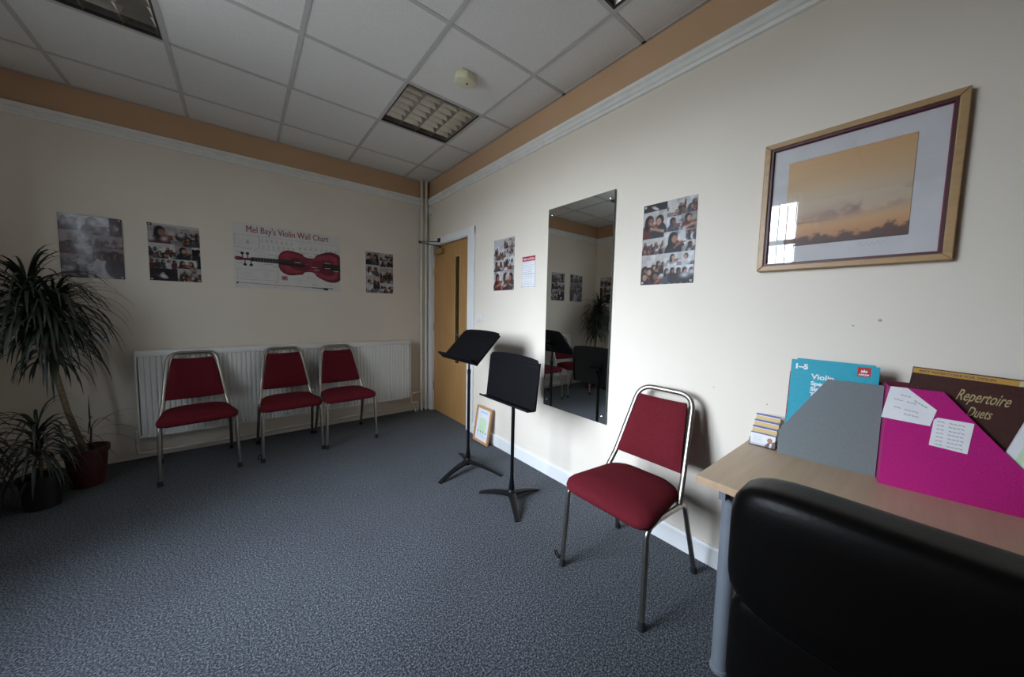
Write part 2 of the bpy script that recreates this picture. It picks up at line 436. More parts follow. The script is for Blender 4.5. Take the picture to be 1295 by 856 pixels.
# ------------------------------------------------------------------ ceiling lights
def ceiling_light(k, j, label):
    x = GX-.6*k-.3; y = GY-.6*j-.3
    t = thing('ceiling_light', label, 'ceiling light', (x, y, ZC), 0, 'recessed louvred ceiling lights')
    h = .288
    f = B()
    for (lo, hi) in (((-h, -h, -.002), (h, -h+.011, .012)), ((-h, h-.011, -.002), (h, h, .012)), ((-h, -h, -.002), (-h+.011, h, .012)), ((h-.011, -h, -.002), (h, h, .012))):
        f.box(lo, hi)
    f.build('frame', 'lightdark', t, smooth=False)
    tr = B(); g = h-.005
    tr.box((-g, -g, .095), (g, g, .10)); tr.box((-g, -g, .012), (-g+.004, g, .095)); tr.box((g-.004, -g, .012), (g, g, .095))
    tr.box((-g, -g, .012), (g, -g+.004, .095)); tr.box((-g, g-.004, .012), (g, g, .095))
    tr.build('tray', 'lightbox', t, smooth=False)
    lv = B(); g = .277; nb = 4; w = 2*g/nb
    for q in range(nb+1):               # parabolic side reflectors, thick at the top, thin below
        xx = -g+w*q
        lv.prism([(xx-.0015, .004), (xx+.0015, .004), (xx+.013, .025), (xx+.030, .048), (xx-.030, .048), (xx-.013, .025)], -g, g,
                 mtx=Matrix(((1, 0, 0, 0), (0, 0, 1, 0), (0, 1, 0, 0), (0, 0, 0, 1))))
    nc = 7
    for q in range(1, nc):              # cross blades
        yy = -g+2*g/nc*q
        lv.prism([(yy-.0012, .006), (yy+.0012, .006), (yy+.021, .044), (yy-.021, .044)], -g, g,
                 mtx=Matrix(((0, 0, 1, 0), (1, 0, 0, 0), (0, 1, 0, 0), (0, 0, 0, 1))))
    lv.build('louvre', 'louvre', t, smooth=False)
    for q in range(nb):
        tb = B(); xx = -g+w*(q+.5); tb.cyl((xx, -.27, .072), (xx, .27, .072), .012, seg=12); tb.build('fluorescent_tube', 'tube', t)
    return t
ceiling_light(0, 1, 'unlit louvred ceiling light nearest the corner with the pipes, beside the cream sensor')
ceiling_light(3, 1, 'unlit louvred ceiling light at the top left, above the radiator wall')
ceiling_light(0, 4, 'unlit louvred ceiling light cut off by the top edge, above the mirror wall')

# ceiling sensor: cream hexagonal body on a base
t = thing('ceiling_sensor', 'cream hexagonal sensor on the ceiling tile beside the louvred light', 'sensor', (-.633, -1.945, ZC))
b = B(); b.box((-.055, -.045, -.012), (.055, .045, 0), bev=.004); b.build('base', 'cream', t)
b = B(); hexp = [(.075*math.cos(R(60*k+15))*(1.05), .062*math.sin(R(60*k+15))) for k in range(6)]
b.prism(hexp, -.052, -.010, bev=.008); b.build('cover', 'cream', t, ang=50)
b = B(); b.cyl((0.01, 0, -.055), (.01, 0, -.051), .006, seg=12); b.build('lens', 'darkmetal', t)

# ------------------------------------------------------------------ window in the left wall (lights the room), vertical blind
b = B()
for (lo, hi) in (((0, WY0, WZ0), (.06, WY0+.06, WZ1)), ((0, WY1-.06, WZ0), (.06, WY1, WZ1)), ((0, WY0, WZ0), (.06, WY1, WZ0+.06)), ((0, WY0, WZ1-.06), (.06, WY1, WZ1)),
                 ((0, (WY0+WY1)/2-.03, WZ0), (.06, (WY0+WY1)/2+.03, WZ1)), ((0, WY0, 2.12), (.06, WY1, 2.17))):
    b.box((XL-.14+lo[0], lo[1], lo[2]), (XL-.14+hi[0], hi[1], hi[2]), bev=.004)
wf = struct(b.build('window_1', 'upvc', smooth=False))
b = B(); b.box((XL-.113, WY0+.05, WZ0+.05), (XL-.109, WY1-.05, WZ1-.05)); b.build('window_pane', 'winglass', wf, smooth=False)
b = B(); b.box((XL-.10, WY0-.0, WZ0-.03), (XL+.06, WY1+.0, WZ0), bev=.006); struct(b.build('window_sill', 'gloss', wf, smooth=False))
bl = thing('vertical_blind', 'off-white vertical blind hanging at the window, reflected in the framed print', 'blind', (XL+.012, (WY0+WY1)/2, 0))
b = B(); b.box((-.0, -.75, WZ1-.045), (.045, .75, WZ1), bev=.004); b.build('headrail', 'upvc', bl)
NV = 19
for k in range(NV):
    yy = -.715+1.43*k/(NV-1)
    v = B()
    def vf(u, w, yy=yy):
        a = R(97)
        s_ = (u-.5)*.089; c_ = .006*math.cos(PI*(u-.5))
        return (.045+s_*math.sin(a)+c_*math.cos(a), yy+s_*math.cos(a)*1. - c_*math.sin(a), WZ0+.03+(WZ1-.075-WZ0)*w)
    v.grid(vf, 4, 1, thick=.0006); v.build('vane', 'vane', bl)

# ------------------------------------------------------------------ door with frame and closer
b = B()
b.box((-.016, -.105, 0), (0, -.042, DZ+.05), bev=.003)                       # left architrave
b.box((-.016, -1.085, 0), (0, -.962, DZ+.05), bev=.003)                      # right architrave
b.box((-.0155, -1.085, DZ-.010), (0, -.042, DZ+.062), bev=.003)              # head architrave
b.box((-.0, -.113, 0), (TH, DY0, DZ)); b.box((0, DY1, 0), (TH, -.955, DZ)); b.box((0, DY1, 2.004), (TH, DY0, DZ))   # linings
b.box((.074, -.130, 0), (.10, -.113, 2.004)); b.box((.074, -.955, 0), (.10, -.94, 2.004)); b.box((.074, -.955, 1.988), (.10, -.113, 2.004))
struct(b.build('trim_5', 'gloss', smooth=False))
door = thing('door_1', 'oak veneered door with a narrow glass panel', 'door', (.03, -.115, .008)); struct(door)
b = B(); W0, W1, VZ0, VZ1 = -.527, -.615, .655, 1.825       # glazed slot (door-local y, world z)
D = .838; H_ = 1.992
for (lo, hi) in (((0, W0, 0), (.044, -.002, H_)), ((0, -D+.002, 0), (.044, W1, H_)), ((0, W1, 0), (.044, W0, VZ0)), ((0, W1, VZ1), (.044, W0, H_))): b.box(lo, hi)
b.build('leaf', 'oak', door, smooth=False)
b = B()
for (lo, hi) in (((-.006, W0-.0, VZ0-.014), (.05, W0+.014, VZ1+.014)), ((-.006, W1-.014, VZ0-.014), (.05, W1, VZ1+.014)), ((-.006, W1, VZ0-.014), (.05, W0, VZ0)), ((-.006, W1, VZ1), (.05, W0, VZ1+.014))): b.box(lo, hi, bev=.003)
b.build('glazing_bead', 'oakedge', door)
b = B(); b.box((.019, W1-.004, VZ0-.004), (.025, W0+.004, VZ1+.004)); b.build('glass_panel', 'wired', door, smooth=False)
for z in (.30, 1.03, 1.70):
    h = B(); h.cyl((-.006, .002, z-.05), (-.006, .002, z+.05), .0065, seg=12); h.box((-.002, -.03, z-.05), (0.001, .001, z+.05)); h.build('hinge', 'brass', door)
b = B(); b.cyl((0, -.79, .98), (-.055, -.79, .98), .009); b.tube(fillet([(-.05, -.79, .98), (-.055, -.66, .98)], .01), .009)
b.box((-.006, -.815, .90), (.0, -.765, 1.05), bev=.002); b.build('handle', 'steel', door)
t = thing('door_closer', 'brass overhead door closer with a dark folding arm at the top of the door', 'door closer', (.03, -.25, 1.93))
b = B(); b.box((-.045, -.135, -.03), (0, .055, .028), bev=.006); b.build('body', 'brass', t)
b = B(); b.cyl((-.024, -.06, .028), (-.024, -.06, .062), .009)
b.box((-.007, -.0, -.0035), (.007, .0, .0035)) if False else None
b.sweep([(-.024, -.06, .058), (-.225, .045, .085)], [(-.010, -.004), (.010, -.004), (.010, .004), (-.010, .004)])
b.sweep([(-.225, .045, .096), (-.05, -.085, .103)], [(-.009, -.004), (.009, -.004), (.009, .004), (-.009, .004)])
b.cyl((-.225, .045, .078), (-.225, .045, .104), .013); b.box((-.062, -.11, .095), (-.044, -.06, .14), bev=.003)
b.build('arm', 'darkmetal', t)

# ------------------------------------------------------------------ radiator and heating pipes
rx0, rx1, rz0, rz1 = -2.460, -.262, .187, .885
t = thing('radiator', 'long white ridged panel radiator on the wall behind the three red chairs', 'radiator', ((rx0+rx1)/2, 0, 0))
L = (rx1-rx0)/2
b = B(); nr = 66; pts = []
for k in range(nr):
    x = -L+.012+(2*L-.024)*k/nr; p = (2*L-.024)/nr
    pts += [(x, -.088), (x+p*.30, -.088), (x+p*.42, -.098), (x+p*.88, -.098)]
pts += [(L-.012, -.088)]
pts = pts + [(L-.012, -.070), (-L+.012, -.070)]
b.prism(list(reversed(pts)), rz0+.012, rz1-.035)
b.box((-L+.004, -.097, rz0), (L-.004, -.070, rz0+.016), bev=.005)
b.build('front_panel', 'radw', t, ang=20)
b = B(); b.box((-L+.01, -.048, rz0+.01), (L-.01, -.032, rz1-.03), bev=.004); b.build('rear_panel', 'radw', t)
b = B(); b.box((-L, -.102, rz1-.048), (L, -.026, rz1), bev=.006)
b.build('top_grille', 'radw', t)
for sx in (-1, 1):
    b = B(); b.box((sx*L-.004, -.100, rz0+.005), (sx*L+.004, -.028, rz1-.02), bev=.003); b.build('side_panel', 'radw', t)
for x in (-L*.8, L*.8):
    b = B(); b.box((x-.015, -.034, rz0+.06), (x+.015, -.0015, rz1-.1)); b.build('wall_bracket', 'radw', t)
for sx in (-1, 1):
    b = B(); xx = sx*(L+.022)
    b.cyl((sx*L-.01*sx, -.06, .212), (xx, -.06, .212), .010); b.lathe([(.010, 0), (.014, .004), (.014, .03), (.012, .034), (.017, .038), (.018, .062), (.010, .068)], 16, mtx=T(xx, -.06, .19))
    b.build('valve', 'pipe', t)
def pipe(path, r, label, rad=.03):
    b = B(); b.tube(fillet(path, rad) if len(path) > 2 else path, r, 14)
    return tag(b.build('heating_pipe', 'pipe'), label, 'pipe', 'painted heating pipes')
p1 = pipe([(-.104, -.05, 0), (-.104, -.05, ZC)], .0155, 'cream vertical pipe in the corner, left of the pair, nearer the radiator')
p2 = pipe([(-.047, -.05, 0), (-.047, -.05, ZC)], .0155, 'cream vertical pipe in the corner, right of the pair, nearer the door')
pipe([(-.240, -.06, .186), (-.240, -.06, .115), (-.155, -.055, .115), (-.155, -.055, 0)], .010, 'short cream pipe dropping to the floor from the right-hand radiator valve', .018)
pipe([(-2.482, -.06, .186), (-2.482, -.06, .056), (-.205, -.06, .078), (-.185, -.06, .0)], .011, 'long cream pipe running low along the wall under the radiator', .02)
pipe([(-.226, -.0885, .236), (-.120, -.068, .236)], .009, 'short cream branch pipe joining the radiator valve to the corner pipe')
for z in (.83, 1.62):
    for pp, x in ((p1, -.104), (p2, -.047)):
        b = B(); b.lathe([(.0157, -.007), (.019, -.006), (.019, .006), (.0157, .007)], 14, mtx=T(x, -.05, z)); b.box((x-.004, -.034, z-.005), (x+.004, 0, z+.005)); b.build('pipe_clip', 'pipe', pp)
b = B(); b.box((-.024, -.115, 2.385), (0, -.055, 2.482), bev=.005)
tag(b.build('junction_box', 'whitepl'), 'small white wall box under the picture rail above the door beside the corner pipes', 'wall box')

# sockets and switch
t = thing('wall_socket', 'white double wall socket on the far wall behind the tall plant', 'socket', mtx=frame_f(-2.729, .925))
b = B(); b.box((0, 0, 0), (.146, .086, .010), bev=.004); b.build('plate', 'whitepl', t)
for cx in (.04, .106):
    for (a0, a1, a2, a3) in ((-.004, .058, .004, .066), (-.015, .034, -.008, .038), (.008, .034, .015, .038)):
        b = B(); b.box((cx+a0, a1, .009), (cx+a2, a3, .0105)); b.build('pin_hole', 'dkink', t)
    b = B(); b.box((cx+.012, .060, .008), (cx+.022, .078, .0125), bev=.001); b.build('rocker', 'whitepl', t)
t = thing('light_switch', 'white light switch on the wall right of the door frame', 'light switch', mtx=frame_r(-1.150, 1.135))
b = B(); b.box((0, 0, 0), (.086, .086, .009), bev=.004); b.build('plate', 'whitepl', t)
b = B(); b.box((.036, .03, .008), (.050, .056, .013), bev=.002); b.build('rocker', 'whitepl', t)

# ------------------------------------------------------------------ chairs
def build_chair(label):
    t = thing('stacking_chair', label, 'chair', group='burgundy stacking chairs')
    LEGR = (.0115, .0115)
    # local axes: the chair faces -y. front feet y=-.245, rear feet y=.235, back top y=.30
    for s in (-1, 1):
        b = B()
        b.tube(fillet([(s*.215, -.245, 0.012), (s*.205, -.222, .405), (s*.205, -.14, .412)], .05, 8), LEGR, 12)
        leg = b.build('front_leg', 'steel', t)
        c = B(); c.cyl((s*.215, -.245, 0), (s*.2146, -.244, .035), .0155, .0135, 12); c.build('rubber_foot', 'rubber', leg)
        b = B()
        b.tube(fillet([(s*.205, -.15, .412), (s*.203, .105, .395), (s*.214, .235, .012)], .05, 8), LEGR, 12)
        leg = b.build('rear_leg', 'steel', t)
        c = B(); c.cyl((s*.2142, .236, 0), (s*.2135, .228, .035), .0155, .0135, 12); c.build('rubber_foot', 'rubber', leg)
    # back frame: flattened tube hoop
    b = B()
    hoop = fillet([(-.200, .060, .400), (-.182, .128, .510), (-.143, .283, .862), (.143, .283, .862), (.182, .128, .510), (.200, .060, .400)], [.05, .085, .085, .05], 10)
    b.tube(hoop, (.0135, .0095), 12, up=(0, 1, 0)); b.build('back_frame', 'steel', t)
    # seat rails underneath
    b = B(); b.box((-.205, -.222, .400), (.205, -.200, .416), bev=.004); b.build('seat_rail', 'steel', t)
    b = B(); b.box((-.20, .085, .388), (.20, .105, .402), bev=.004); b.build('seat_rail', 'steel', t)
    # seat pad: rounded trapezoid, domed
    def ring(k, inset):
        pts = []
        hw_f, hw_b, yf, yb = .222-inset, .192-inset, -.262+inset, .150-inset
        def corner(cx, cy, a0, a1, r):
            for q in range(9):
                a = R(a0+(a1-a0)*q/8); pts.append((cx+r*math.cos(a), cy+r*math.sin(a)))
        rf, rb = max(.06-inset*.4, .01), max(.11-inset*.4, .01)
        corner(hw_f-rf, yf+rf, -90, 0, rf); corner(hw_b-rb, yb-rb, 0, 90, rb); corner(-hw_b+rb, yb-rb, 90, 180, rb); corner(-hw_f+rf, yf+rf, 180, 270, rf)
        return pts
    b = B(); bm = b.bm; prev = None
    def zoff(y): return .012*max(0, -(y+.16))/.1*-1 - .02*(y+.26)*.45
    levels = [(.012, .412), (.003, .418), (0, .432), (.004, .449), (.018, .462), (.045, .471), (.085, .477), (.125, .480)]
    first = None
    for (ins, z) in levels:
        cur = [bm.verts.new((x, y, z+zoff(y))) for (x, y) in ring(0, ins)]
        if prev:
            m = len(cur)
            for k in range(m): bm.faces.new((prev[k], prev[(k+1) % m], cur[(k+1) % m], cur[k]))
        else: first = cur
        prev = cur
    bm.faces.new(prev); bm.faces.new(list(reversed(first)))
    bmesh.ops.recalc_face_normals(bm, faces=bm.faces)
    b.build('seat', 'red', t, ang=60)
    # back pad: trapezoid cushion in the plane of the hoop, gently wrapped
    def yz(v):  # point on the hoop plane at height parameter v (0 bottom .. 1 top)
        a = Vector((0, .131, .515)); c = Vector((0, .262, .817)); return a.lerp(c, v)
    b = B(); bm = b.bm; nu, nv = 14, 12
    nrm = Vector((0, -(.817-.515), (.262-.131))).normalized()
    def pad(u, v, side):
        hw = (.172*(1-v)+.128*v)
        x = (2*u-1); e = 1-abs(x)**6; f = 1-abs(2*v-1)**8
        crn = hw*x*(1-.05*max(0, (v-.85)/.15)**2)
        p = yz(v)+Vector((crn, 0, 0))
        th = (.030 if side > 0 else -.006)*(.35+.65*min(e, f)**.5)
        p = p+nrm*(th+.004) - nrm*(.018*(1-x*x) if side > 0 else .018*(1-x*x))
        return p
    for side in (1, -1):
        V = [[bm.verts.new(pad(i/nu, j/nv, side)) for i in range(nu+1)] for j in range(nv+1)]
        for j in range(nv):
            for i in range(nu): bm.faces.new((V[j][i], V[j][i+1], V[j+1][i+1], V[j+1][i]))
        if side == 1: VF = V
    for i in range(nu):
        bm.faces.new((VF[0][i+1], VF[0][i], V[0][i], V[0][i+1])); bm.faces.new((VF[nv][i], VF[nv][i+1], V[nv][i+1], V[nv][i]))
    for j in range(nv):
        bm.faces.new((VF[j][0], VF[j+1][0], V[j+1][0], V[j][0])); bm.faces.new((VF[j+1][nu], VF[j][nu], V[j][nu], V[j+1][nu]))
    bmesh.ops.recalc_face_normals(bm, faces=bm.faces)
    b.build('backrest', 'red', t, ang=50)
    return t
def link_clip(t, s):
    """small wire ganging loop near the foot of a front leg"""
    b = B(); c = Vector((s*.235, -.262, .055))
    b.tube([(c.x+s*.012*math.cos(a), c.y-.012*math.sin(a)*.6, c.z+.022*math.sin(a)) for a in [2*PI*k/14 for k in range(14)]], .004, 8, closed=True, up=(0, 1, 0))
    b.cyl((s*.226, -.25, .045), (s*.213, -.244, .045), .004, seg=8)
    b.build('linking_clip', 'darkmetal', t)
ch = build_chair('burgundy padded chair beside the desk, facing the room from the mirror wall')
spots = [((-2.096, -.425, 0), R(7.0), 'burgundy padded chair at the left end of the radiator, nearest the plants'),
         ((-1.506, -.410, 0), R(2.5), 'burgundy padded chair in the middle of the three along the radiator'),
         ((-1.050, -.412, 0), R(2.5), 'burgundy padded chair on the right of the three along the radiator, nearest the door')]
for q, (loc, rz, lb) in enumerate(spots):
    c = dup(ch); place(c, loc, rz); c['label'] = lb
    if q == 1: link_clip(c, -1)
place(ch, (-.357, -3.096, 0), R(-90))
link_clip(ch, 1 if False else -1)
# chair in front of the mirror wall faces -x: local -y -> -x

# ------------------------------------------------------------------ music stands
def music_stand(label, pole, desk_c, tilt, zb, feet_ang, foot_len, base_z):
    """desk faces -x; desk_c=(x,y) of the bottom edge centre, zb its height"""
    t = thing('music_stand', label, 'music stand', (pole[0], pole[1], 0), group='black orchestral music stands')
    # desk matrix: local u -> -y (viewer's left to right), v up the desk, n -> towards the reader
    n = Vector((-math.cos(tilt), 0, math.sin(tilt))); v = Vector((math.sin(tilt), 0, math.cos(tilt))); u = Vector((0, -1, 0))
    o = Vector((desk_c[0]-pole[0], desk_c[1]-pole[1], zb))
    Mx = Matrix(((u.x, v.x, n.x, o.x), (u.y, v.y, n.y, o.y), (u.z, v.z, n.z, o.z), (0, 0, 0, 1)))
    w, h = .250, .318
    pts = [(-w, 0), (w, 0)]
    rc = .018
    for k in range(7): a = R(90*k/6); pts.append((w-rc-.006+rc*math.cos(a), h-rc-.012+rc*math.sin(a)))
    for k in range(1, 12): x = (w-.04)*(1-2*k/12); pts.append((x, h-.012+.014*(1-(x/w)**2)))
    for k in range(7): a = R(90+90*k/6); pts.append((-w+rc+.006+rc*math.cos(a), h-rc-.012+rc*math.sin(a)))
    b = B(); b.prism(pts, -.0025, 0, mtx=Mx)
    for s in (-1, 1): b.box((s*w-.0035, .0, -.014), (s*w+.0035, h-.03, .001), bev=.0015, mtx=Mx)
    for vv in (.262, .286): b.box((-w+.01, vv-.003, -.001), (w-.01, vv+.003, .0022), bev=.001, mtx=Mx)
    b.build('sheet_desk', 'black', t, ang=30)
    b = B(); b.box((-w-.003, -.003, -.004), (w+.003, .001, .058), bev=.001, mtx=Mx); b.box((-w-.003, -.002, .056), (w+.003, .010, .060), bev=.001, mtx=Mx); b.build('ledge', 'black', t)
    # tilting bracket behind
    mid = Mx @ Vector((0, h*.45, -.004)); top = Vector((0, 0, mid.z-.03))
    b = B(); b.box((-.05, h*.45-.055, -.010), (.05, h*.45+.055, -.002), bev=.002, mtx=Mx)
    b.cyl(Mx @ Vector((-.05, h*.45, -.022)), Mx @ Vector((.05, h*.45, -.022)), .015, seg=16); b.build('tilt_bracket', 'black', t)
    head = Mx @ Vector((0, h*.45, -.024))
    b = B(); b.tube(fillet([(0, 0, head.z*.5), (0, 0, head.z-.07), tuple(head)], .04), .0075, 12); b.build('inner_shaft', 'black', t)
    b = B(); b.lathe([(.0115, base_z), (.0115, head.z*.80), (.0135, head.z*.80), (.0135, head.z*.80+.03), (.009, head.z*.80+.035)], 18)
    b.lathe([(.020, base_z-.02), (.0185, base_z+.03), (.0125, base_z+.08), (.0115, base_z+.09)], 18); b.build('outer_shaft', 'black', t)
    b = B(); b.lathe([(.014, base_z-.055), (.026, base_z-.045), (.028, base_z-.005), (.02, base_z+.005)], 18); b.build('hub', 'blackbase', t)
    for a in feet_ang:
        a = R(a); d = Vector((math.cos(a), math.sin(a), 0)); path = []; sc = []
        for k in range(11):
            f = k/10; z = (base_z-.028)*(1-f**1.7)+.006
            path.append(d*(.015+(foot_len-.015)*f)+Vector((0, 0, z))); sc.append((1.15-.55*f, 1.0-.55*f))
        b = B(); b.sweep(path, [(-.021, -.014), (.021, -.014), (.023, .004), (.012, .013), (-.012, .013), (-.023, .004)], scale=sc)
        b.cyl(tuple(d*(foot_len-.012)), tuple(d*(foot_len-.012)+Vector((0, 0, .012))), .008, seg=10)
        b.build('leg', 'blackbase', t, ang=40)
    return t
music_stand('taller black music stand with its desk tilted flat, in front of the door', (-.452, -1.732), (-.535, -1.705), R(44.7), .872, (194, 300, 72), .29, .09)
music_stand('shorter black music stand with its desk upright, beside the mirror', (-.450, -2.283), (-.472, -2.256), R(6.2), .664, (119, -3, 240), .235, .075)

# ------------------------------------------------------------------ mirror (its right-hand edge stands a little further off the wall)
MIRA = -.77
t = thing('wall_mirror', 'tall frameless mirror screwed to the wall behind the music stands', 'mirror', mtx=frame_r(-2.109, .543) @ Matrix.Rotation(R(MIRA), 4, 'Y'))
b = B(); b.box((0, 0, .003), (.579, 1.471, .008), 1)
b.rect(.0015, .0015, .5775, 1.4695, .0083, 0)
b.build('mirror_glass', ['mirror', 'mirroredge'], t, smooth=False)
for (u, v) in ((.035, .045), (.544, .045), (.035, 1.425), (.544, 1.425)):
    b = B(); b.lathe([(.009, .0085), (.009, .010), (.005, .0125), (.001, .013)], 14, mtx=T(u, v, 0)); b.cyl((u, v, .001), (u, v, .0085), .004, seg=8); b.build('fixing_screw', 'chrome', t)

# ------------------------------------------------------------------ painted prints (vertex colours)
rng = np.random.default_rng(5)
def fbm(h, w, base, oct=4):
    out = np.zeros((h, w)); amp = 1; tot = 0
    for o in range(oct):
        n = base*2**o; g = rng.random((n+2, n+2))
        yy = np.linspace(0, n, h); xx = np.linspace(0, n, w); y0 = yy.astype(int); x0 = xx.astype(int); fy = (yy-y0)[:, None]; fx = (xx-x0)[None, :]
        fy = fy*fy*(3-2*fy); fx = fx*fx*(3-2*fx)
        v = g[y0][:, x0]*(1-fy)*(1-fx)+g[y0+1][:, x0]*fy*(1-fx)+g[y0][:, x0+1]*(1-fy)*fx+g[y0+1][:, x0+1]*fy*fx
        out += v*amp; tot += amp; amp *= .55
    return out/tot
class Paint:
    def __init__(s, w, h): s.w, s.h = w, h; s.a = np.zeros((h, w, 3)); s.Y, s.X = np.mgrid[0:h, 0:w].astype(float)
    def blend(s, m, c): s.a = s.a*(1-m[..., None])+np.array(c)*m[..., None]
    def ell(s, cx, cy, rx, ry, c, rot=0., clip=None, soft=1.2):
        dx, dy = s.X-cx, s.Y-cy; ca, sa = math.cos(rot), math.sin(rot)
        u = (dx*ca+dy*sa)/max(rx, .3); v = (-dx*sa+dy*ca)/max(ry, .3)
        m = np.clip((1-np.sqrt(u*u+v*v))*max(min(rx, ry), .6)/soft+.5, 0, 1)
        if clip is not None: m = m*clip
        s.blend(m, c)
    def line(s, x0, y0, x1, y1, wd, c, clip=None):
        d = np.array([x1-x0, y1-y0]); L2 = max((d**2).sum(), 1e-6)
        t = np.clip(((s.X-x0)*d[0]+(s.Y-y0)*d[1])/L2, 0, 1); dist = np.hypot(s.X-x0-t*d[0], s.Y-y0-t*d[1])
        m = np.clip(wd-dist+.5, 0, 1)
        if clip is not None: m = m*clip
        s.blend(m, c)
    def rectm(s, x0, y0, x1, y1): return ((s.X >= x0) & (s.X < x1) & (s.Y >= y0) & (s.Y < y1)).astype(float)
SK = [(.30, .15, .09), (.22, .10, .06), (.12, .055, .035), (.42, .25, .17)]
SHIRT = [(.015, .015, .02), (.03, .02, .025), (.60, .60, .62), (.10, .018, .022), (.05, .055, .075), (.02, .02, .03)]
def person(P, cx, cy, s, clip, play=True, side=1, shirt=None, hair=None):
    sk = SK[rng.integers(len(SK))]; sh = shirt or SHIRT[rng.integers(len(SHIRT))]; hr = hair or [(.008, .006, .006), (.015, .009, .007), (.04, .02, .012)][rng.integers(3)]
    P.ell(cx, cy+1.05*s, .66*s, .95*s, sh, (rng.random()-.5)*.5, clip)
    P.ell(cx-.02*s, cy-.06*s, .36*s, .44*s, hr, 0, clip)
    if rng.random() < .5: P.ell(cx-side*.2*s, cy+.25*s, .22*s, .5*s, hr, 0, clip)
    P.ell(cx+side*.10*s, cy+.06*s, .22*s, .30*s, sk, 0, clip)
    if play:
        P.line(cx-side*.3*s, cy+.9*s, cx+side*.75*s, cy+.55*s, .11*s, sh if rng.random() < .6 else sk, clip)
        P.ell(cx+side*.48*s, cy+.42*s, .34*s, .14*s, (.26, .055, .02), -side*.25, clip)
        P.line(cx+side*.5*s, cy+.42*s, cx+side*1.15*s, cy+.28*s, max(.04*s, .4), (.03, .012, .01), clip)
        P.line(cx+side*.1*s, cy+.75*s, cx+side*.9*s, cy+.05*s, max(.02*s, .3), (.35, .28, .22), clip)
BG = [(.56, .55, .55), (.48, .45, .43), (.40, .36, .34), (.60, .58, .60), (.30, .27, .26), (.10, .085, .085)]
def photo(P, x0, y0, x1, y1, kind, bg=None):
    clip = P.rectm(x0, y0, x1, y1); w, h = x1-x0, y1-y0
    P.blend(clip, bg or BG[rng.integers(5)])
    fl = P.rectm(x0, y0+h*.72, x1, y1); P.blend(fl*.7, (.10, .095, .11))
    if kind == 'one': person(P, x0+w*.45, y0+h*.34, min(w, h)*.62, clip, True, 1)
    elif kind == 'two':
        person(P, x0+w*.28, y0+h*.36, min(w, h)*.52, clip, True, 1); person(P, x0+w*.72, y0+h*.38, min(w, h)*.48, clip, rng.random() < .6, -1)
    elif kind == 'class':
        n = int(5+w/6)
        ppl = sorted((.22+.55*rng.random()**1.1, rng.random()) for _ in range(n))
        for (fy, fx) in ppl: person(P, x0+w*fx, y0+h*fy, h*(.10+.26*fy)*(.8+.5*rng.random()), clip, rng.random() < .6, 1 if rng.random() < .5 else -1)
    elif kind == 'group':
        n = 5
        for k in range(n): person(P, x0+w*(k+.5)/n, y0+h*(.25+.07*rng.random()), h*.36, clip, False, 1)
    elif kind == 'dark':
        P.blend(clip, (.018, .015, .018)); person(P, x0+w*.5, y0+h*.4, min(w, h)*.5, clip, True, -1, shirt=(.02, .02, .03))
        P.ell(x0+w*.5, y0+h*.6, w*.16, h*.14, (.55, .55, .58), .5, clip)
    nz = (fbm(P.h, P.w, 12, 3)-.5)[..., None]
    P.a = np.clip(P.a*(1+1.1*nz*clip[..., None]), 0, 1)
    for _ in range(3):
        if rng.random() < .6: P.blend(clip*P.rectm(x0+w*rng.random()*.8, y0+h*rng.random()*.8, x0+w*1., y0+h*1.)*.0+clip*np.exp(-((P.X-x0-w*rng.random())/(w*.12))**2-((P.Y-y0-h*rng.random())/(h*.12))**2)*.8, [(.62, .62, .64), (.02, .02, .025), (.03, .025, .03)][rng.integers(3)])
def sheet_from(P, name, w, h, root, matname='print', bulge=None, z=.0012):
    ny, nx = P.h, P.w
    X, Y = np.meshgrid(np.linspace(0, w, nx), np.linspace(h, 0, ny))
    Z = np.full_like(X, z) if bulge is None else z+bulge(X/w, Y/h)
    co = np.stack([X, Y, Z], -1).reshape(-1, 3)
    idx = np.arange(nx*ny).reshape(ny, nx)
    f = np.stack([idx[1:, :-1], idx[1:, 1:], idx[:-1, 1:], idx[:-1, :-1]], -1).reshape(-1, 4)
    me = bpy.data.meshes.new(name); me.from_pydata(co.tolist(), [], f.tolist())
    at = me.color_attributes.new('Col', 'FLOAT_COLOR', 'POINT')
    col = np.concatenate([P.a.reshape(-1, 3), np.ones((nx*ny, 1))], 1).astype(np.float32)
    at.data.foreach_set('color', col.ravel()); me.materials.append(M[matname])
    me.polygons.foreach_set('use_smooth', [True]*len(me.polygons))
    o = bpy.data.objects.new(name, me); COL.objects.link(o); o.parent = root
    md = o.modifiers.new('thick', 'SOLIDIFY'); md.thickness = .0006; md.offset = -1
    return o
def poster(label, mtx, w, h, cells, px=76, matname='print', bulge=None, group='photo collage posters', dark_corner=None, tint=None):
    t = thing('photo_poster', label, 'poster', mtx=mtx, group=group)
    P = Paint(px, int(px*h/w)); P.a[:] = (.55, .54, .55)
    for (a, c, d, e, kind) in cells: photo(P, a*P.w, c*P.h, d*P.w, e*P.h, kind)
    if dark_corner: P.blend(P.rectm(*[k*q for k, q in zip(dark_corner, (P.w, P.h, P.w, P.h))]), (.02, .02, .025))
    P.a = P.a*.84
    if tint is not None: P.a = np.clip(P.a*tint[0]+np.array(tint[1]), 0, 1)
    sheet_from(P, 'print', w, h, t, matname, bulge)
    for (u, v) in ((.012, h-.012), (w-.012, h-.012), (.012, .012), (w-.012, .012)):
        b = B(); zz = .0016 + (bulge(np.array(u/w), np.array(v/h)) if bulge else 0)
        b.box((u-.006, v-.006, float(zz)), (u+.006, v+.006, float(zz)+.0022), bev=.0008); b.build('mounting_tab', 'faintink', t)
    return t
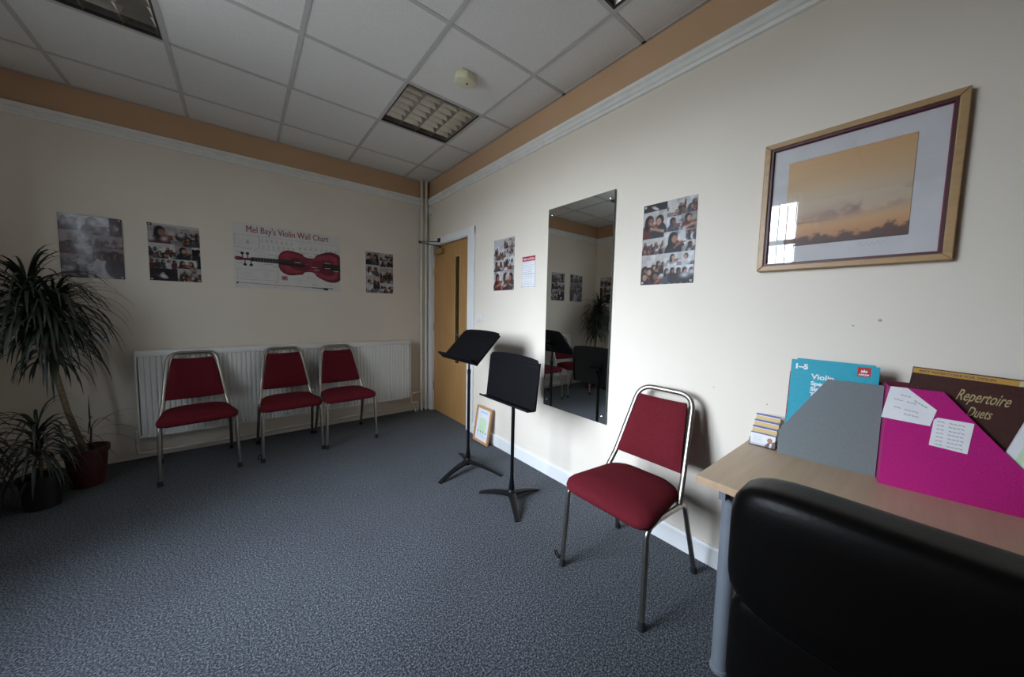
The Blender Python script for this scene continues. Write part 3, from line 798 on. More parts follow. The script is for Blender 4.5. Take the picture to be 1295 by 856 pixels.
c_right = [(0, 0, .46, .09, 'dark'), (0, .09, .46, .42, 'two'), (.46, 0, .80, .20, 'class'), (.80, 0, 1, .18, 'class'), (.46, .20, .72, .37, 'one'), (.72, .18, 1, .37, 'one'),
           (0, .42, .42, .62, 'class'), (.42, .37, .82, .62, 'one'), (.82, .37, 1, .5, 'group'), (.82, .5, 1, .64, 'one'), (0, .62, .45, 1, 'class'), (.45, .62, 1, .78, 'two'), (.45, .78, 1, 1, 'group')]
poster('photo collage poster hanging between the mirror and the framed sunset', frame_r(-2.877, 1.425), .294, .445, c_right, 92)
c_door = [(0, .12, .55, .40, 'class'), (.5, .02, 1, .2, 'class'), (.55, .2, 1, .36, 'two'), (0, .4, .5, .62, 'two'), (.5, .36, 1, .6, 'class'), (0, .62, .45, 1, 'one'), (.45, .6, 1, 1, 'two')]
poster('photo collage poster between the door and the notice with the red heading', frame_r(-1.404, 1.438), .298, .450, c_door, 76)
c_p1 = [(0, 0, .3, .25, 'two'), (.3, 0, .78, .3, 'one'), (.78, 0, 1, .3, 'dark'), (0, .25, .5, .62, 'class'), (.5, .3, 1, .5, 'class'), (.5, .5, 1, 1, 'group'), (0, .62, .5, .9, 'class'), (0, .9, .4, 1, 'dark')]
def curl(u, v):
    return .004+.010*np.sin(PI*np.clip(u, 0, 1))*np.sin(PI*np.clip(v, 0, 1))+.014*np.clip((u+v-1.35)/.65, 0, 1)*(1-np.clip((u+v-1.75)/.25, 0, 1))
poster('glossy photo collage poster with a curling corner, leftmost on the far wall above the plant', frame_f(-2.802, 1.436), .303, .452, c_p1, 76, 'glossprint', curl, tint=(.62, (.075, .068, .082)))  # tint greys the whole print: window glare put into its colour
c_p2 = [(0, .03, .5, .34, 'one'), (.5, .05, 1, .36, 'class'), (0, .36, .5, .60, 'class'), (.5, .36, .82, .6, 'one'), (.82, .36, 1, .75, 'group'), (0, .6, .52, .78, 'group'), (.52, .6, .9, .78, 'two'), (0, .78, .52, 1, 'dark'), (.52, .76, 1, 1, 'class')]
poster('photo collage poster on the far wall between the curling poster and the violin chart', frame_f(-2.368, 1.442), .302, .455, c_p2, 76, dark_corner=(0, 0, .08, .05))
c_p4 = [(0, 0, .48, .31, 'two'), (.5, 0, 1, .19, 'class'), (.5, .19, .76, .34, 'one'), (.76, .19, 1, .34, 'group'), (0, .33, .48, .58, 'two'), (.5, .36, 1, .74, 'class'), (0, .58, .26, 1, 'one'), (.26, .58, .5, 1, 'two'), (.5, .76, 1, 1, 'class')]
poster('photo collage poster on the far wall right of the violin chart, nearest the corner pipes', frame_f(-.731, 1.426), .298, .448, c_p4, 76)
poster('photo collage poster on the left wall, seen only in the mirror', frame_l(-.40, 1.43), .30, .45, c_p2[::-1], 60)

# violin chart --------------------------------------------------------------
cw, chh = .866, .582
t = thing('violin_chart', 'white wall chart with a red violin printed on it, above the radiator', 'poster', mtx=frame_f(-1.850, 1.414, -.0015))
b = B(); b.box((0, 0, 0), (cw, chh, .0008), 0)
z = .0012; z2 = .0016; z3 = .0020
def uv(px, py):    # position on the chart from chart-relative fractions (y down)
    return (px*cw, chh*(1-py))
for dx in (0, .0014): b.text("Mel Bay's Violin Wall Chart", .083, T(.093+dx, .505, z), 1, sx=.715)
# ruled boxes
def frame_rect(x0, y0, x1, y1, w, mi):
    b.rect(x0, y0, x1, y0+w, z, mi); b.rect(x0, y1-w, x1, y1, z, mi); b.rect(x0, y0, x0+w, y1, z, mi); b.rect(x1-w, y0, x1, y1, z, mi)
frame_rect(.012, .365, .185, .478, .0018, 2); frame_rect(.185, .365, cw-.012, .478, .0018, 2); frame_rect(.022, .078, .325, .172, .0018, 2)
# little staves / notes / fingering diagrams
for k in range(7):
    for r_ in range(2):
        x = .198+.0385*k+(.012 if r_ else 0); y = .425-.052*r_
        b.rect(x, y, x+.022, y+.0018, z, 3)
        for q in range(5): b.rect(x+.004*q, y+.003, x+.004*q+.0012, y+.034, z, 3)
        b.prism([(x+.008+.004*math.cos(a), y+.022+.003*math.sin(a)) for a in [2*PI*i/8 for i in range(8)]], z, z2, 2)
for k in range(8):
    x = .492+.045*k
    for q in range(4): b.rect(x, .400+.007*q, x+.036, .4008+.007*q, z, 3)
    b.prism([(x+.014+.006*math.cos(a), .405+.004*math.sin(a)+.003*(k % 4)) for a in [2*PI*i/8 for i in range(8)]], z, z2, 2)
    b.rect(x+.0195, .405, x+.0208, .445, z, 2)
for q in range(5): b.rect(.03, .385+.017*q, .03+.09+.05*((q*7) % 3)/3, .3868+.017*q, z, 3)
b.text('&', .04, T(.092, .405, z), 2)
for q in range(6): b.rect(.035, .092+.012*q, .035+.20+.07*((q*5) % 4)/4, .0932+.012*q, z, 3)
for q in range(3): b.rect(.435, .085+.014*q, .435+.10+.04*(q % 2), .0868+.014*q, z, 3)
for (x, y, w_) in ((.06, .352, .07), (.14, .345, .03), (.018, .318, .045), (.018, .222, .05), (.09, .196, .04), (.25, .315, .09), (.30, .300, .05), (.22, .225, .07), (.28, .213, .06), (.50, .365, .06), (.58, .335, .05), (.62, .365, .05), (.555, .125, .02), (.30, .060, .03), (.29, .018, .02), (.60, .055, .04), (.67, .018, .03), (.73, .022, .02), (.75, .062, .03)): b.rect(x, y, x+w_, y+.006, z, 3)
frame_rect(.352, .092, .398, .130, .005, 5); b.rect(.36, .10, .39, .122, z, 5)
# bow
b.quad([(.02, .050, z2), (.60, .034, z2), (.60, .030, z2), (.02, .046, z2)], 4); b.quad([(.60, .036, z2), (.79, .035, z2), (.79, .027, z2), (.60, .028, z2)], 6)
b.prism([(.012, .036), (.028, .040), (.03, .056), (.018, .054)], z, z2, 6); b.box((.705, .012, z), (.745, .030, z2), 6)
# violin body outline (upper half, mirrored); u along the body, v half-width
half = [(.328, .012), (.330, .045), (.342, .078), (.368, .104), (.402, .118), (.440, .118), (.478, .110), (.520, .101), (.532, .098), (.530, .088), (.540, .078), (.566, .070), (.600, .068), (.628, .073), (.640, .084), (.636, .096), (.650, .108), (.690, .130), (.730, .147), (.772, .156), (.815, .152), (.850, .136), (.862, .118)]
cy = .262; sk = -.03
vb = [(u, cy+w+sk*(u-.34)) for (u, w) in half]+[(u, cy-w+sk*(u-.34)) for (u, w) in reversed(half)]
vb[0] = (vb[0][0], vb[0][1])
b.prism(vb, z, z2, 7)
vi = [(.02+.945*(u-.02)+.02, cy+(v-cy-sk*(u-.34))*.80+sk*(u-.34)) for (u, v) in vb]
b.prism([(x, y) for (x, y) in vi], z2, z2+.0002, 8)
vi2 = [(.20+.72*(u-.02)+.0, cy-.005+(v-cy-sk*(u-.34))*.52+sk*(u-.34)) for (u, v) in vb]
b.prism(vi2, z2+.0002, z2+.0004, 7)
# neck, scroll, fingerboard, pegs, tailpiece, bridge, f-holes
b.quad([(.125, cy+.020, z3), (.125, cy-.016, z3), (.335, cy-.018, z3), (.335, cy+.024, z3)], 6)
b.quad([(.33, cy+.026, z3), (.33, cy-.024, z3), (.545, cy-.034, z3), (.545, cy+.016, z3)], 6)
for q in range(9): b.rect(.15+.022*q, cy-.016, .1515+.022*q, cy+.02, z3+.0002, 9)
b.prism([(.006, cy+.004), (.02, cy+.020), (.05, cy+.018), (.075, cy+.008), (.13, cy+.014), (.13, cy-.012), (.07, cy-.010), (.045, cy-.016), (.015, cy-.014)], z2, z3, 7)
b.prism([(.026+.012*math.cos(a), cy+.003+.009*math.sin(a)) for a in [2*PI*i/10 for i in range(10)]], z3, z3+.0002, 8)
for (x, s) in ((.062, 1), (.100, 1), (.080, -1), (.124, -1)):
    b.rect(x-.0035, min(cy, cy+s*.045), x+.0035, max(cy, cy+s*.045), z3+.0002, 6)
    b.prism([(x+.013*math.cos(a), cy+s*.050+.012*math.sin(a)) for a in [2*PI*i/12 for i in range(12)]], z3, z3+.0003, 6)
b.prism([(.700, cy+.020), (.86, cy+.018), (.864, cy-.052), (.70, cy-.034)], z2+.0004, z3+.0002, 6)
b.rect(.595, cy-.055, .603, cy+.030, z3, 4)
for q in range(4): b.rect(.14, cy+.012-.008*q, .60, cy+.0128-.008*q, z3+.0004, 9) if q % 2 == 0 else None
for s in (1, -1):
    for q in range(9): f_ = q/8; x = .56+.085*f_; y = cy-.01+s*(.050+.012*math.sin(f_*2*PI)); b.rect(x, y-.002, x+.012, y+.003, z3, 6)
for (x, y) in ((.60, -.03), (.62, -.055), (.72, .022), (.72, -.028), (.80, -.052), (.46, .006)): b.rect(x, cy+y, x+.05, cy+y+.005, z3+.0006, 0)
b.build('printed_sheet', ['chart', 'chartink', 'greyink', 'faintink', 'chartink', 'chartink', 'ebony', 'violin', 'violinlt', 'silver'], t, smooth=False)

for (u, v) in ((.014, chh-.014), (cw-.014, chh-.014), (.014, .014), (cw-.014, .014)):
    b = B(); b.box((u-.009, v-.007, -.001), (u+.009, v+.007, 0)); b.build('mounting_tab', 'paper', t)

# fire notice ------------------------------------------------------------------
t = thing('fire_notice', 'small white notice with a red heading left of the mirror', 'notice', mtx=frame_r(-1.806, 1.450))
w, h = .166, .253
b = B(); b.box((0, 0, 0), (w, h, .002), 0); b.rect(.006, .210, w-.006, h-.004, .0023, 1)
b.text('FIRE ACTION', .0235, T(w/2, .219, .0025), 0, align='CENTER', bold=.0006, sx=.92)
for q in range(10): b.rect(.018, .195-.018*q, .018+.10+.03*((q*3) % 4)/4, .1975-.018*q, .0023, 2)
for (x0, y0, x1, y1) in ((.004, .006, .0065, .21), (w-.0065, .006, w-.004, .21), (.004, .004, w-.004, .0065), (.004, .11, w-.004, .1115), (.004, .022, w-.004, .0235)): b.rect(x0, y0, x1, y1, .0022, 3)
b.build('printed_panel', ['paper', 'redink', 'faintink', 'greyink'], t, smooth=False)

for (u, v) in ((.005, h-.005), (w-.005, h-.005), (.005, .005), (w-.005, .005)):
    b = B(); b.cyl((u, v, .001), (u, v, .0045), .003, seg=10); b.build('mounting_pin', 'chrome', t)

# framed sunset ----------------------------------------------------------------
pw, ph = .530, .533
t = thing('framed_picture', 'large wood-framed sunset print high on the wall above the desk', 'picture', mtx=frame_r(-3.450, 1.457))
def frame_bars(b, w, h, fw, z0, z1, mi=0, bev=.003):
    b.prism([(0, 0), (w, 0), (w-fw, fw), (fw, fw)], z0, z1, mi, bev=bev); b.prism([(0, h), (fw, h-fw), (w-fw, h-fw), (w, h)], z0, z1, mi, bev=bev)
    b.prism([(0, 0), (fw, fw), (fw, h-fw), (0, h)], z0, z1, mi, bev=bev); b.prism([(w, 0), (w, h), (w-fw, h-fw), (w-fw, fw)], z0, z1, mi, bev=bev)
b = B(); frame_bars(b, pw, ph, .022, .002, .030); b.build('frame', 'picwood', t, smooth=False)
b = B(); bb = B(); frame_bars(b, pw-.044, ph-.044, .0085, .010, .023, bev=0)
b.build('slip', 'slip', t, smooth=False, loc=(.022, .022, 0))
b = B(); frame_bars(b, pw-.061, ph-.061, .0025, .009, .0125, bev=0); b.build('slip_edge', 'slipedge', t, smooth=False, loc=(.0305, .0305, 0))
b = B(); b.box((.025, .025, .004), (pw-.025, ph-.025, .0085)); b.build('mount', 'mount', t, smooth=False)
P = Paint(150, 150)
yy = P.Y/149; xx = P.X/149
def lerpc(stops):
    out = np.zeros((150, 150, 3)); ps = [s[0] for s in stops]
    for c in range(3): out[..., c] = np.interp(yy, ps, [s[1][c] for s in stops])
    return out
P.a = lerpc([(0, (.60, .34, .14)), (.25, (.60, .38, .19)), (.45, (.56, .43, .29)), (.62, (.54, .41, .29)), (.78, (.62, .35, .16)), (.9, (.52, .24, .10)), (1, (.10, .04, .035))])
cl = fbm(150, 150, 5, 5)
band = np.exp(-((yy-(.66-.16*(xx-.5)))/.085)**2)*np.clip((cl-.40)*6, 0, 1)*np.clip(.25+xx*1.1, 0, 1)
P.blend(np.clip(band, 0, .85), (.27, .17, .15))
st = np.exp(-((yy-.735)/.010)**2)*np.clip((.5-xx)*2, 0, 1); P.blend(np.clip(st*.8, 0, .8), (.16, .07, .06))
tr = .905+.09*(fbm(150, 150, 16, 4)-.5)*2-.05*np.exp(-((xx-.85)/.2)**2)-.03*np.exp(-((xx-.2)/.2)**2)
P.blend(np.clip((yy-tr)*25, 0, 1)*.92, (.085, .038, .034))
sheet_from(P, 'print', .346, .342, t, 'artprint', z=.0092).location = (.084, .098, 0)
b = B(); b.box((.024, .024, .0125), (pw-.024, ph-.024, .0145)); b.build('glass', 'glass', t, smooth=False)
b = B(); pts = []
for q in range(18): b.rect(.31+.004*q, .078+.006*math.sin(q*1.7), .313+.004*q, .0795+.006*math.sin(q*1.7), .0088, 0)
b.build('signature', 'greyink', t, smooth=False)

# framed certificate leaning on the skirting --------------------------------------
th = math.atan2(.052, .33)
n = Vector((-math.cos(th), 0, math.sin(th))); v = Vector((math.sin(th), 0, math.cos(th))); u = Vector((0, -1, 0))
o = Vector((-.082, -1.228, .0045))
t = thing('leaning_frame', 'small pine-framed certificate leaning on the wall at floor level behind the tall stand', 'picture frame',
          mtx=Matrix(((u.x, v.x, n.x, o.x), (u.y, v.y, n.y, o.y), (u.z, v.z, n.z, o.z), (0, 0, 0, 1))))
w, h = .245, .335
b = B(); frame_bars(b, w, h, .020, -.002, .016); b.build('frame', 'orangewood', t, smooth=False)
b = B(); b.box((.015, .015, 0), (w-.015, h-.015, .006), 0)
b.prism(rrect(.12, .13, .04, 5, w/2, .165), .006, .0065, 1); b.text('certificate', .026, T(w/2, .275, .0063), 3, align='CENTER') if False else b.prism(rrect(.11, .014, .006, 4, w/2, .284), .006, .0066, 3)
for q in range(4):
    x = .052+.040*q; b.prism([(x, .090), (x+.022, .090), (x+.015, .112), (x+.007, .112)], .0064, .0068, 2)
for q in range(3): b.rect(.05, .045+.013*q, w-.05, .048+.013*q, .0064, 3)
b.build('certificate', ['paper', 'green', 'midgreen', 'ltblue'], t, smooth=False)

# ------------------------------------------------------------------ desk
ZD = .72
t = thing('desk', 'beech-effect desk with grey tube legs against the right wall', 'desk', (-.332, -4.308, 0))
b = B(); y0, y1 = .82, -.82; x0, x1 = -.292, .318
b.box((x0, y1, ZD-.025), (x1, y0, ZD), 0, bev=.0015); b.build('desktop', 'beech', t, smooth=False)
b = B(); b.box((x0-.001, y1-.001, ZD-.0245), (x0, y0+.001, ZD-.0008)); b.box((x0, y0, ZD-.0245), (x1, y0+.001, ZD-.0008)); b.build('edging', 'beechedge', t, smooth=False)
for (x, y) in ((-.185, .745), (.262, .745), (-.185, -.745), (.262, -.745)):
    b = B(); b.lathe([(.030, 0), (.030, .012), (.0265, .014), (.0265, ZD-.026)], 24, mtx=T(x, y, 0)); b.build('leg', 'legm', t)
b = B(); b.box((-.245, .745, ZD-.075), (.262, .765, ZD-.03)); b.box((-.245, -.765, ZD-.075), (.262, -.745, ZD-.03)); b.box((.255, -.755, ZD-.075), (.270, .755, ZD-.03)); b.build('crossbar', 'legm', t, smooth=False)

# desk-top files: local u runs along the visible face (left to right), v up, w back towards the wall
def desk_frame(x, y, yaw=0., z=ZD):     # yaw turns the face: 0 faces -x
    a = yaw; u = Vector((math.sin(a), -math.cos(a), 0)); n = Vector((-math.cos(a), -math.sin(a), 0))
    return Matrix(((u.x, 0, n.x, x), (u.y, 0, n.y, y), (u.z, 1, n.z, z), (0, 0, 0, 1)))
def magazine_file(name, label, mtx, matn, w, h, d, cut, mirror):
    """upright card file; the face has its corner cut away. cut = (low height at the open end, run of the slope)"""
    t = thing(name, label, 'magazine file', mtx=mtx, group='card magazine files')
    lo, run = cut
    face = [(0, 0), (w, 0), (w, h), (run, h), (0, lo)] if not mirror else [(0, 0), (w, 0), (w, lo), (w-run, h), (0, h)]
    th_ = .0022
    for nm, zz in (('front_face', -th_), ('rear_face', -d)):
        b = B(); b.prism(face, zz, zz+th_); b.build(nm, matn, t, smooth=False)
    b = B(); b.box((0, 0, -d), (w, .0022, -th_)); b.build('bottom', matn, t, smooth=False)
    b = B()
    if not mirror: b.box((w-.0022, 0, -d), (w, h, -th_))
    else: b.box((0, 0, -d), (.0022, h, -th_))
    b.build('spine', matn, t, smooth=False)
    b = B()
    if not mirror: b.box((0, 0, -d), (.0022, lo*.30, -th_))
    else: b.box((w-.0022, 0, -d), (w, lo*.35, -th_))
    b.build('end_lip', matn, t, smooth=False)
    return t
FG = desk_frame(-.160, -3.602, R(5.5)); FP = desk_frame(-.186, -3.880, R(9.5))
magazine_file('magazine_file', 'grey card magazine file holding the turquoise book', FG, 'filegrey', .268, .317, .078, (.093, .128), False)
magazine_file('magazine_file', 'magenta card magazine file at the right holding the brown book', FP, 'filepink', .322, .326, .085, (.060, .210), True)
def book(name, label, mtx, w, h, th_, cover, decorate=None, mats=(), grp='books in the card files'):
    t = thing(name, label, 'book', mtx=mtx, group=grp)
    b = B(); b.box((.002, .002, -th_+.0012), (w-.0015, h-.002, -.0012)); b.build('pages', 'pages', t, smooth=False)
    b = B(); b.box((0, 0, -.0012), (w, h, 0), 0); b.box((0, 0, -th_), (w, h, -th_+.0012), 0); b.box((0, 0, -th_), (.0012, h, 0), 0)
    if decorate: decorate(b)
    b.build('cover', [cover]+list(mats), t, smooth=False)
    return t
def lean(mtx, u, v, w, roll=0., tilt=0.): return mtx @ T(u, v, w) @ Matrix.Rotation(R(tilt), 4, 'X') @ Matrix.Rotation(R(roll), 4, 'Z')
def deco_turq(b):
    zz = .0003
    b.text('1\u20135', .027, T(.010, .338, zz), 1, bold=.0012)
    b.text('Violin', .0275, T(.062, .304, zz), 1, bold=.0006)
    for q, s in enumerate(('Specimen', 'Sight-Reading', 'Tests')): b.text(s, .0215, T(.062, .280-.0215*q, zz), 1, bold=.0008)
    b.rect(.182, .334, .215, .367, zz, 2); b.text('ABRSM', .0085, T(.1985, .338, zz*2), 1, align='CENTER', bold=.0003)
    b.prism([(.190, .349), (.207, .349), (.205, .358), (.202, .353), (.1985, .360), (.195, .353), (.192, .358)], zz, zz*2, 1)
book('music_book', 'turquoise violin book with a red logo, standing in the grey file', lean(FG, .016, .005, -.026, -.6), .236, .372, .006, 'turq', deco_turq, ('whiteink', 'logored'))
def deco_teal(b): b.prism([(.0, .20), (.09, .155), (.09, .145), (.0, .185)], .0, .0004, 1); b.rect(.0, .05, .012, .34, .0003, 2)
book('music_book', 'dark teal book with a yellow flash, sticking out on the left behind the turquoise one', lean(FG, .006, .020, -.036, -4.2), .21, .300, .004, 'teal', deco_teal, ('yellow', 'turq'))
def deco_rw(b): b.rect(.006, .012, .20, .304, .0003, 1)
book('music_book', 'thin white booklet with a red border, rearmost in the grey file', lean(FG, .010, .007, -.046, -1.0), .21, .318, .004, 'redink', deco_rw, ('paper',))
book('music_book', 'thin pale booklet just showing above the turquoise book', lean(FG, .030, .007, -.0325, -.9), .21, .3755, .0028, 'turq', None, ())
book('notebook', 'slim black notebook at the right end of the grey file', lean(FG, .055, .004, -.060, 1.2), .210, .349, .009, 'plasticblk', None, ())
def deco_brown(b):
    zz = .0003
    b.rect(0, .354, .195, .370, zz, 1); b.rect(.195, .354, .265, .370, zz, 2)
    b.text('BEST REPERTOIRE FOR VIOLIN', .0095, T(.012, .3585, zz*2), 4, bold=.0002, sx=1.12); b.text('VOLUME I', .0085, T(.205, .359, zz*2), 4)
    b.text('Repertoire', .048, T(.092, .291, zz), 3, shear=.45, bold=.0002, sx=.45)
    b.text('Duets', .042, T(.118, .247, zz), 3, shear=.45, bold=.0002, sx=.43)
book('music_book', 'brown book with gold lettering and a yellow top strip, in the magenta file', lean(FP, .026, .022, -.022, -4.0), .265, .372, .012, 'brown', deco_brown, ('ochre', 'creamstrip', 'gold', 'redbrown'))
book('music_book', 'thin white booklet leaning on the brown book at the edge of the picture', lean(FP, .205, .052, -.0085, -14.0), .16, .27, .004, 'paper', lambda b: (b.rect(.02, .0, .032, .27, .0003, 1), b.rect(.05, .05, .14, .22, .0003, 2)), ('green', 'stem'))
book('music_book', 'dark red folder standing at the back of the magenta file', lean(FP, .004, .004, -.055, 0), .26, .331, .010, 'maroon', None, ())
# slips of paper tucked on to the magenta file
def slip(label, pts, lines, zz, curl_, mtx):
    t = thing('paper_note', label, 'note', mtx=mtx, group='handwritten slips on the magenta file')
    b = B(); b.prism(pts, zz, zz+.0005, 0)
    for (x0, y0, x1, y1, wd) in lines:
        dx, dy = x1-x0, y1-y0; l = math.hypot(dx, dy); nx_, ny_ = -dy/l*wd/2, dx/l*wd/2; n_ = max(2, int(l/.007))
        for q in range(n_):
            if (q*7+int(x0*1000)) % 5 == 0: continue
            f0, f1 = q/n_, (q+.8)/n_; j = .0012*math.sin(q*2.3)
            b.quad([(x0+dx*f0+nx_, y0+dy*f0+ny_+j, zz+.0008), (x0+dx*f0-nx_, y0+dy*f0-ny_+j, zz+.0008), (x0+dx*f1-nx_, y0+dy*f1-ny_-j, zz+.0008), (x0+dx*f1+nx_, y0+dy*f1+ny_-j, zz+.0008)], 1)
    b.build('sheet', ['paper', 'faintink'], t, smooth=False); return t
slip('torn white paper slip with faint writing over the left edge of the magenta file', [(-.010, .222), (.093, .216), (.103, .268), (.040, .326), (.004, .326)],
     [(.020, .304, .050, .298, .003), (.014, .288, .062, .278, .003), (.016, .262, .076, .250, .003), (.03, .244, .07, .238, .003), (.05, .293, .085, .270, .0035)], .0012, 0, FP)
slip('lined white note with handwriting near the sloping edge of the magenta file', [(.095, .158), (.168, .150), (.174, .243), (.106, .246), (.099, .238)],
     [(.106, .235-.0118*q, .16+.006*(q % 2), .231-.0118*q, .0028) for q in range(7)], .0016, 0, FP)

# business-card holder with four tiers of cards
HM = desk_frame(-.148, -3.502, R(3.0))
t = thing('card_holder', 'clear four-tier card holder on the desk corner beside the grey file', 'card holder', mtx=HM)
b = B(); w = .092
b.box((0, 0, -.095), (w, .003, .004)); b.box((0, 0, .002), (w, .014, .004)); b.box((0, 0, -.095), (.0025, .030, .004)); b.box((w-.0025, 0, -.095), (w, .030, .004))
for q in range(4): b.box((.002, .003+.016*q, -.012-.024*q), (w-.002, .030+.020*q, -.0105-.024*q))
b.build('tray', 'acrylic', t, smooth=False)
tiers = ['lowest front card with a printed portrait in the clear card holder', 'yellow and blue cards in the second tier of the card holder', 'yellow and blue cards in the third tier of the card holder', 'yellow and blue cards in the topmost rear tier of the card holder']
for q in range(4):
    b = B(); z0 = .004+.0215*q; zz = -.002-.024*q
    cm = HM @ T(.004, z0, zz) @ Matrix.Rotation(R(-8), 4, 'X')
    c = thing('business_card', tiers[q], 'card', mtx=cm, group='cards in the clear holder')
    b.box((0, 0, -.005), (.084, .052, 0), 0)
    if q == 0:
        b.rect(0, .0475, .084, .052, .0002, 4); b.prism([(.066+.009*math.cos(a), .028+.010*math.sin(a)) for a in [2*PI*i/12 for i in range(12)]], 0, .0003, 2)
        b.prism([(.048, 0), (.084, 0), (.084, .030), (.075, .022), (.060, .018)], 0, .0002, 3); b.prism([(.064, .0), (.072, 0), (.074, .017), (.068, .018)], .0002, .0004, 0)
        for k in range(4): b.rect(.008, .016+.007*k, .040, .0172+.007*k, .0002, 5)
    else:
        b.rect(0, .0445, .084, .052, .0002, 4); b.rect(0, .020, .084, .0425, .0002, 1)
    b.build('cards', ['paper', 'cardyel', 'skin', 'redbrown', 'cardblue', 'faintink'], c, smooth=False)

# ------------------------------------------------------------------ office chair (black leather, faces the desk, seen from behind)
t = thing('office_chair', 'large black leather office chair in the foreground, its back to the camera', 'office chair', (-.72, -3.967, 0))
def cushion(name, cx, cy, cz, hx, hy, hz, px, curve=0., mirror=False, matn='leather'):
    """puffy superellipsoid block"""
    b = B(); bm = b.bm; n = 12; cube = {}
    t_ = bmesh.new(); bmesh.ops.create_cube(t_, size=2); bmesh.ops.subdivide_edges(t_, edges=list(t_.edges), cuts=n, use_grid_fill=True)
    for v in t_.verts:
        x, y, z = v.co; e = px
        l = (abs(x)**e+abs(y)**e+abs(z)**e)**(1/e)
        x, y, z = x/l, y/l, z/l
        xx = cx+x*hx+curve*(y*y)*hx; v.co = Vector((xx, cy+y*hy, cz+z*hz))
    b._add(t_, 0); return b.build(name, matn, t, ang=180)
up = cushion('backrest', -.255, 0, .787, .066, .262, .139, 5.5, .2)
lw = cushion('lumbar_cushion', -.247, 0, .555, .058, .253, .130, 7, .2)
cushion('seat', .03, 0, .47, .26, .255, .055, 5)
b = B(); b.sweep(fillet([(-.30, 0, .60), (-.33, 0, .44), (-.22, 0, .375), (.02, 0, .375)], .05), [(-.04, -.006), (.04, -.006), (.04, .006), (-.04, .006)]); b.build('back_bracket', 'plasticblk', t)
b = B(); b.box((-.10, -.09, .37), (.14, .09, .42), bev=.01); b.cyl((.02, 0, .10), (.02, 0, .37), .026); b.cyl((.02, 0, .10), (.02, 0, .25), .034); b.build('gas_lift', 'plasticblk', t)
b = B(); b.lathe([(.05, .07), (.05, .12), (.035, .13)], 20, mtx=T(.02, 0, 0))
for k in range(5):
    a = R(72*k+20); b.sweep([(.02+.03*math.cos(a), .03*math.sin(a), .10), (.02+.28*math.cos(a), .28*math.sin(a), .065)], [(-.024, -.012), (.024, -.012), (.018, .014), (-.018, .014)], scale=[1, .75])
b.build('star_base', 'plasticblk', t)
for k in range(5):
    a = R(72*k+20); cx, cy = .02+.275*math.cos(a), .275*math.sin(a)
    b = B()
    for s in (-.013, .013): b.cyl((cx-math.sin(a)*(s-.007), cy+math.cos(a)*(s-.007), .026), (cx-math.sin(a)*(s+.007), cy+math.cos(a)*(s+.007), .026), .026, seg=18)
    b.cyl((cx, cy, .03), (cx, cy, .065), .008); b.build('castor', 'plasticblk', t)

# ------------------------------------------------------------------ plants
def leafstrip(bm, base, direction, length, width, droop, seg=8, twist=0.):
    """one long strap leaf: starts along direction and bends under its weight"""
    d = Vector(direction).normalized(); p = Vector(base); prev = None
    side = d.cross(Vector((0, 0, 1)))
    if side.length < 1e-3: side = Vector((1, 0, 0))
    side.normalize()
    for k in range(seg+1):
        f = k/seg; wd = width*(.55+.9*f if f < .3 else 1.0)*(1-max(0, (f-.35)/.65)**1.6)+.0004
        cen = p+d.cross(side).normalized()*(-.12*wd)
        cur = [bm.verts.new(p-side*wd/2), bm.verts.new(cen), bm.verts.new(p+side*wd/2)]
        if prev:
            bm.faces.new((prev[0], prev[1], cur[1], cur[0])); bm.faces.new((prev[1], prev[2], cur[2], cur[1]))
        prev = cur
        p = p+d*(length/seg)
        d = (d+Vector((0, 0, -droop*(1/seg)*(1+1.2*f)))).normalized()
def crown(b, c, n, lmin, lmax, width, droop, axis=(0, 0, 1), low=-.2, lim=None):
    ax = Vector(axis).normalized(); q = Vector((0, 0, 1)).rotation_difference(ax)
    for k in range(n):
        a = k*2.39996+random.uniform(-.2, .2); f = (k+.5)/n
        el = (1-f)*R(82)+f*R(-12)+random.uniform(-.12, .12)
        d = Vector((math.cos(a)*math.cos(el), math.sin(a)*math.cos(el), math.sin(el))); d.rotate(q)
        o = Vector(c)+ax*(-.14*f)+d*.008
        Ln = random.uniform(lmin, lmax)*(.75+.25*math.sin(PI*min(1, f*1.3)))
        leafstrip(b.bm, o, d, Ln, width*random.uniform(.8, 1.1), droop*random.uniform(.8, 1.25)*(1.0 if el > 0 else .8), 9)
    # keep foliage inside the room and above the floor
    if lim:
        for v in b.bm.verts:
            v.co.x = max(v.co.x, lim[0]); v.co.y = min(v.co.y, lim[1]); v.co.z = max(v.co.z, lim[2])
def pot(t, r0, r1, h, matn):
    b = B(); b.lathe([(r0, 0), (r1*.97, h*.86), (r1*1.06, h*.86), (r1*1.08, h), (r1*.98, h), (r1*.93, h*.88), (.001, h*.88)], 32); b.build('pot', matn, t)
    b = B(); b.lathe([(r1*.935, h*.86), (r1*.93, h*.89), (.001, h*.905)], 24, cap=False); b.build('soil', 'soil', t)
px, py = -2.665, -.365
t = thing('dracaena', 'tall drooping dracaena with a bare stem in a terracotta-red pot, beside the radiator', 'potted plant', (px, py, 0), group='potted plants in the corner')
pot(t, .078, .100, .262, 'potred')
lim = (XL+.02-px, -.02-py, .03)
b = B()
b.tube([(0, 0, .22), (-.03, .005, .34), (-.065, .0, .52), (-.090, -.01, .72), (-.12, -.005, .95), (-.165, 0, 1.18), (-.182, 0, 1.28)], .014, 10, scale=[1.3, 1.15, 1.05, 1, .95, .8, .6])
b.tube([(-.125, -.005, .92), (-.085, -.03, 1.04), (-.072, -.05, 1.18)], .009, 8)
b.build('stem', 'stem', t)
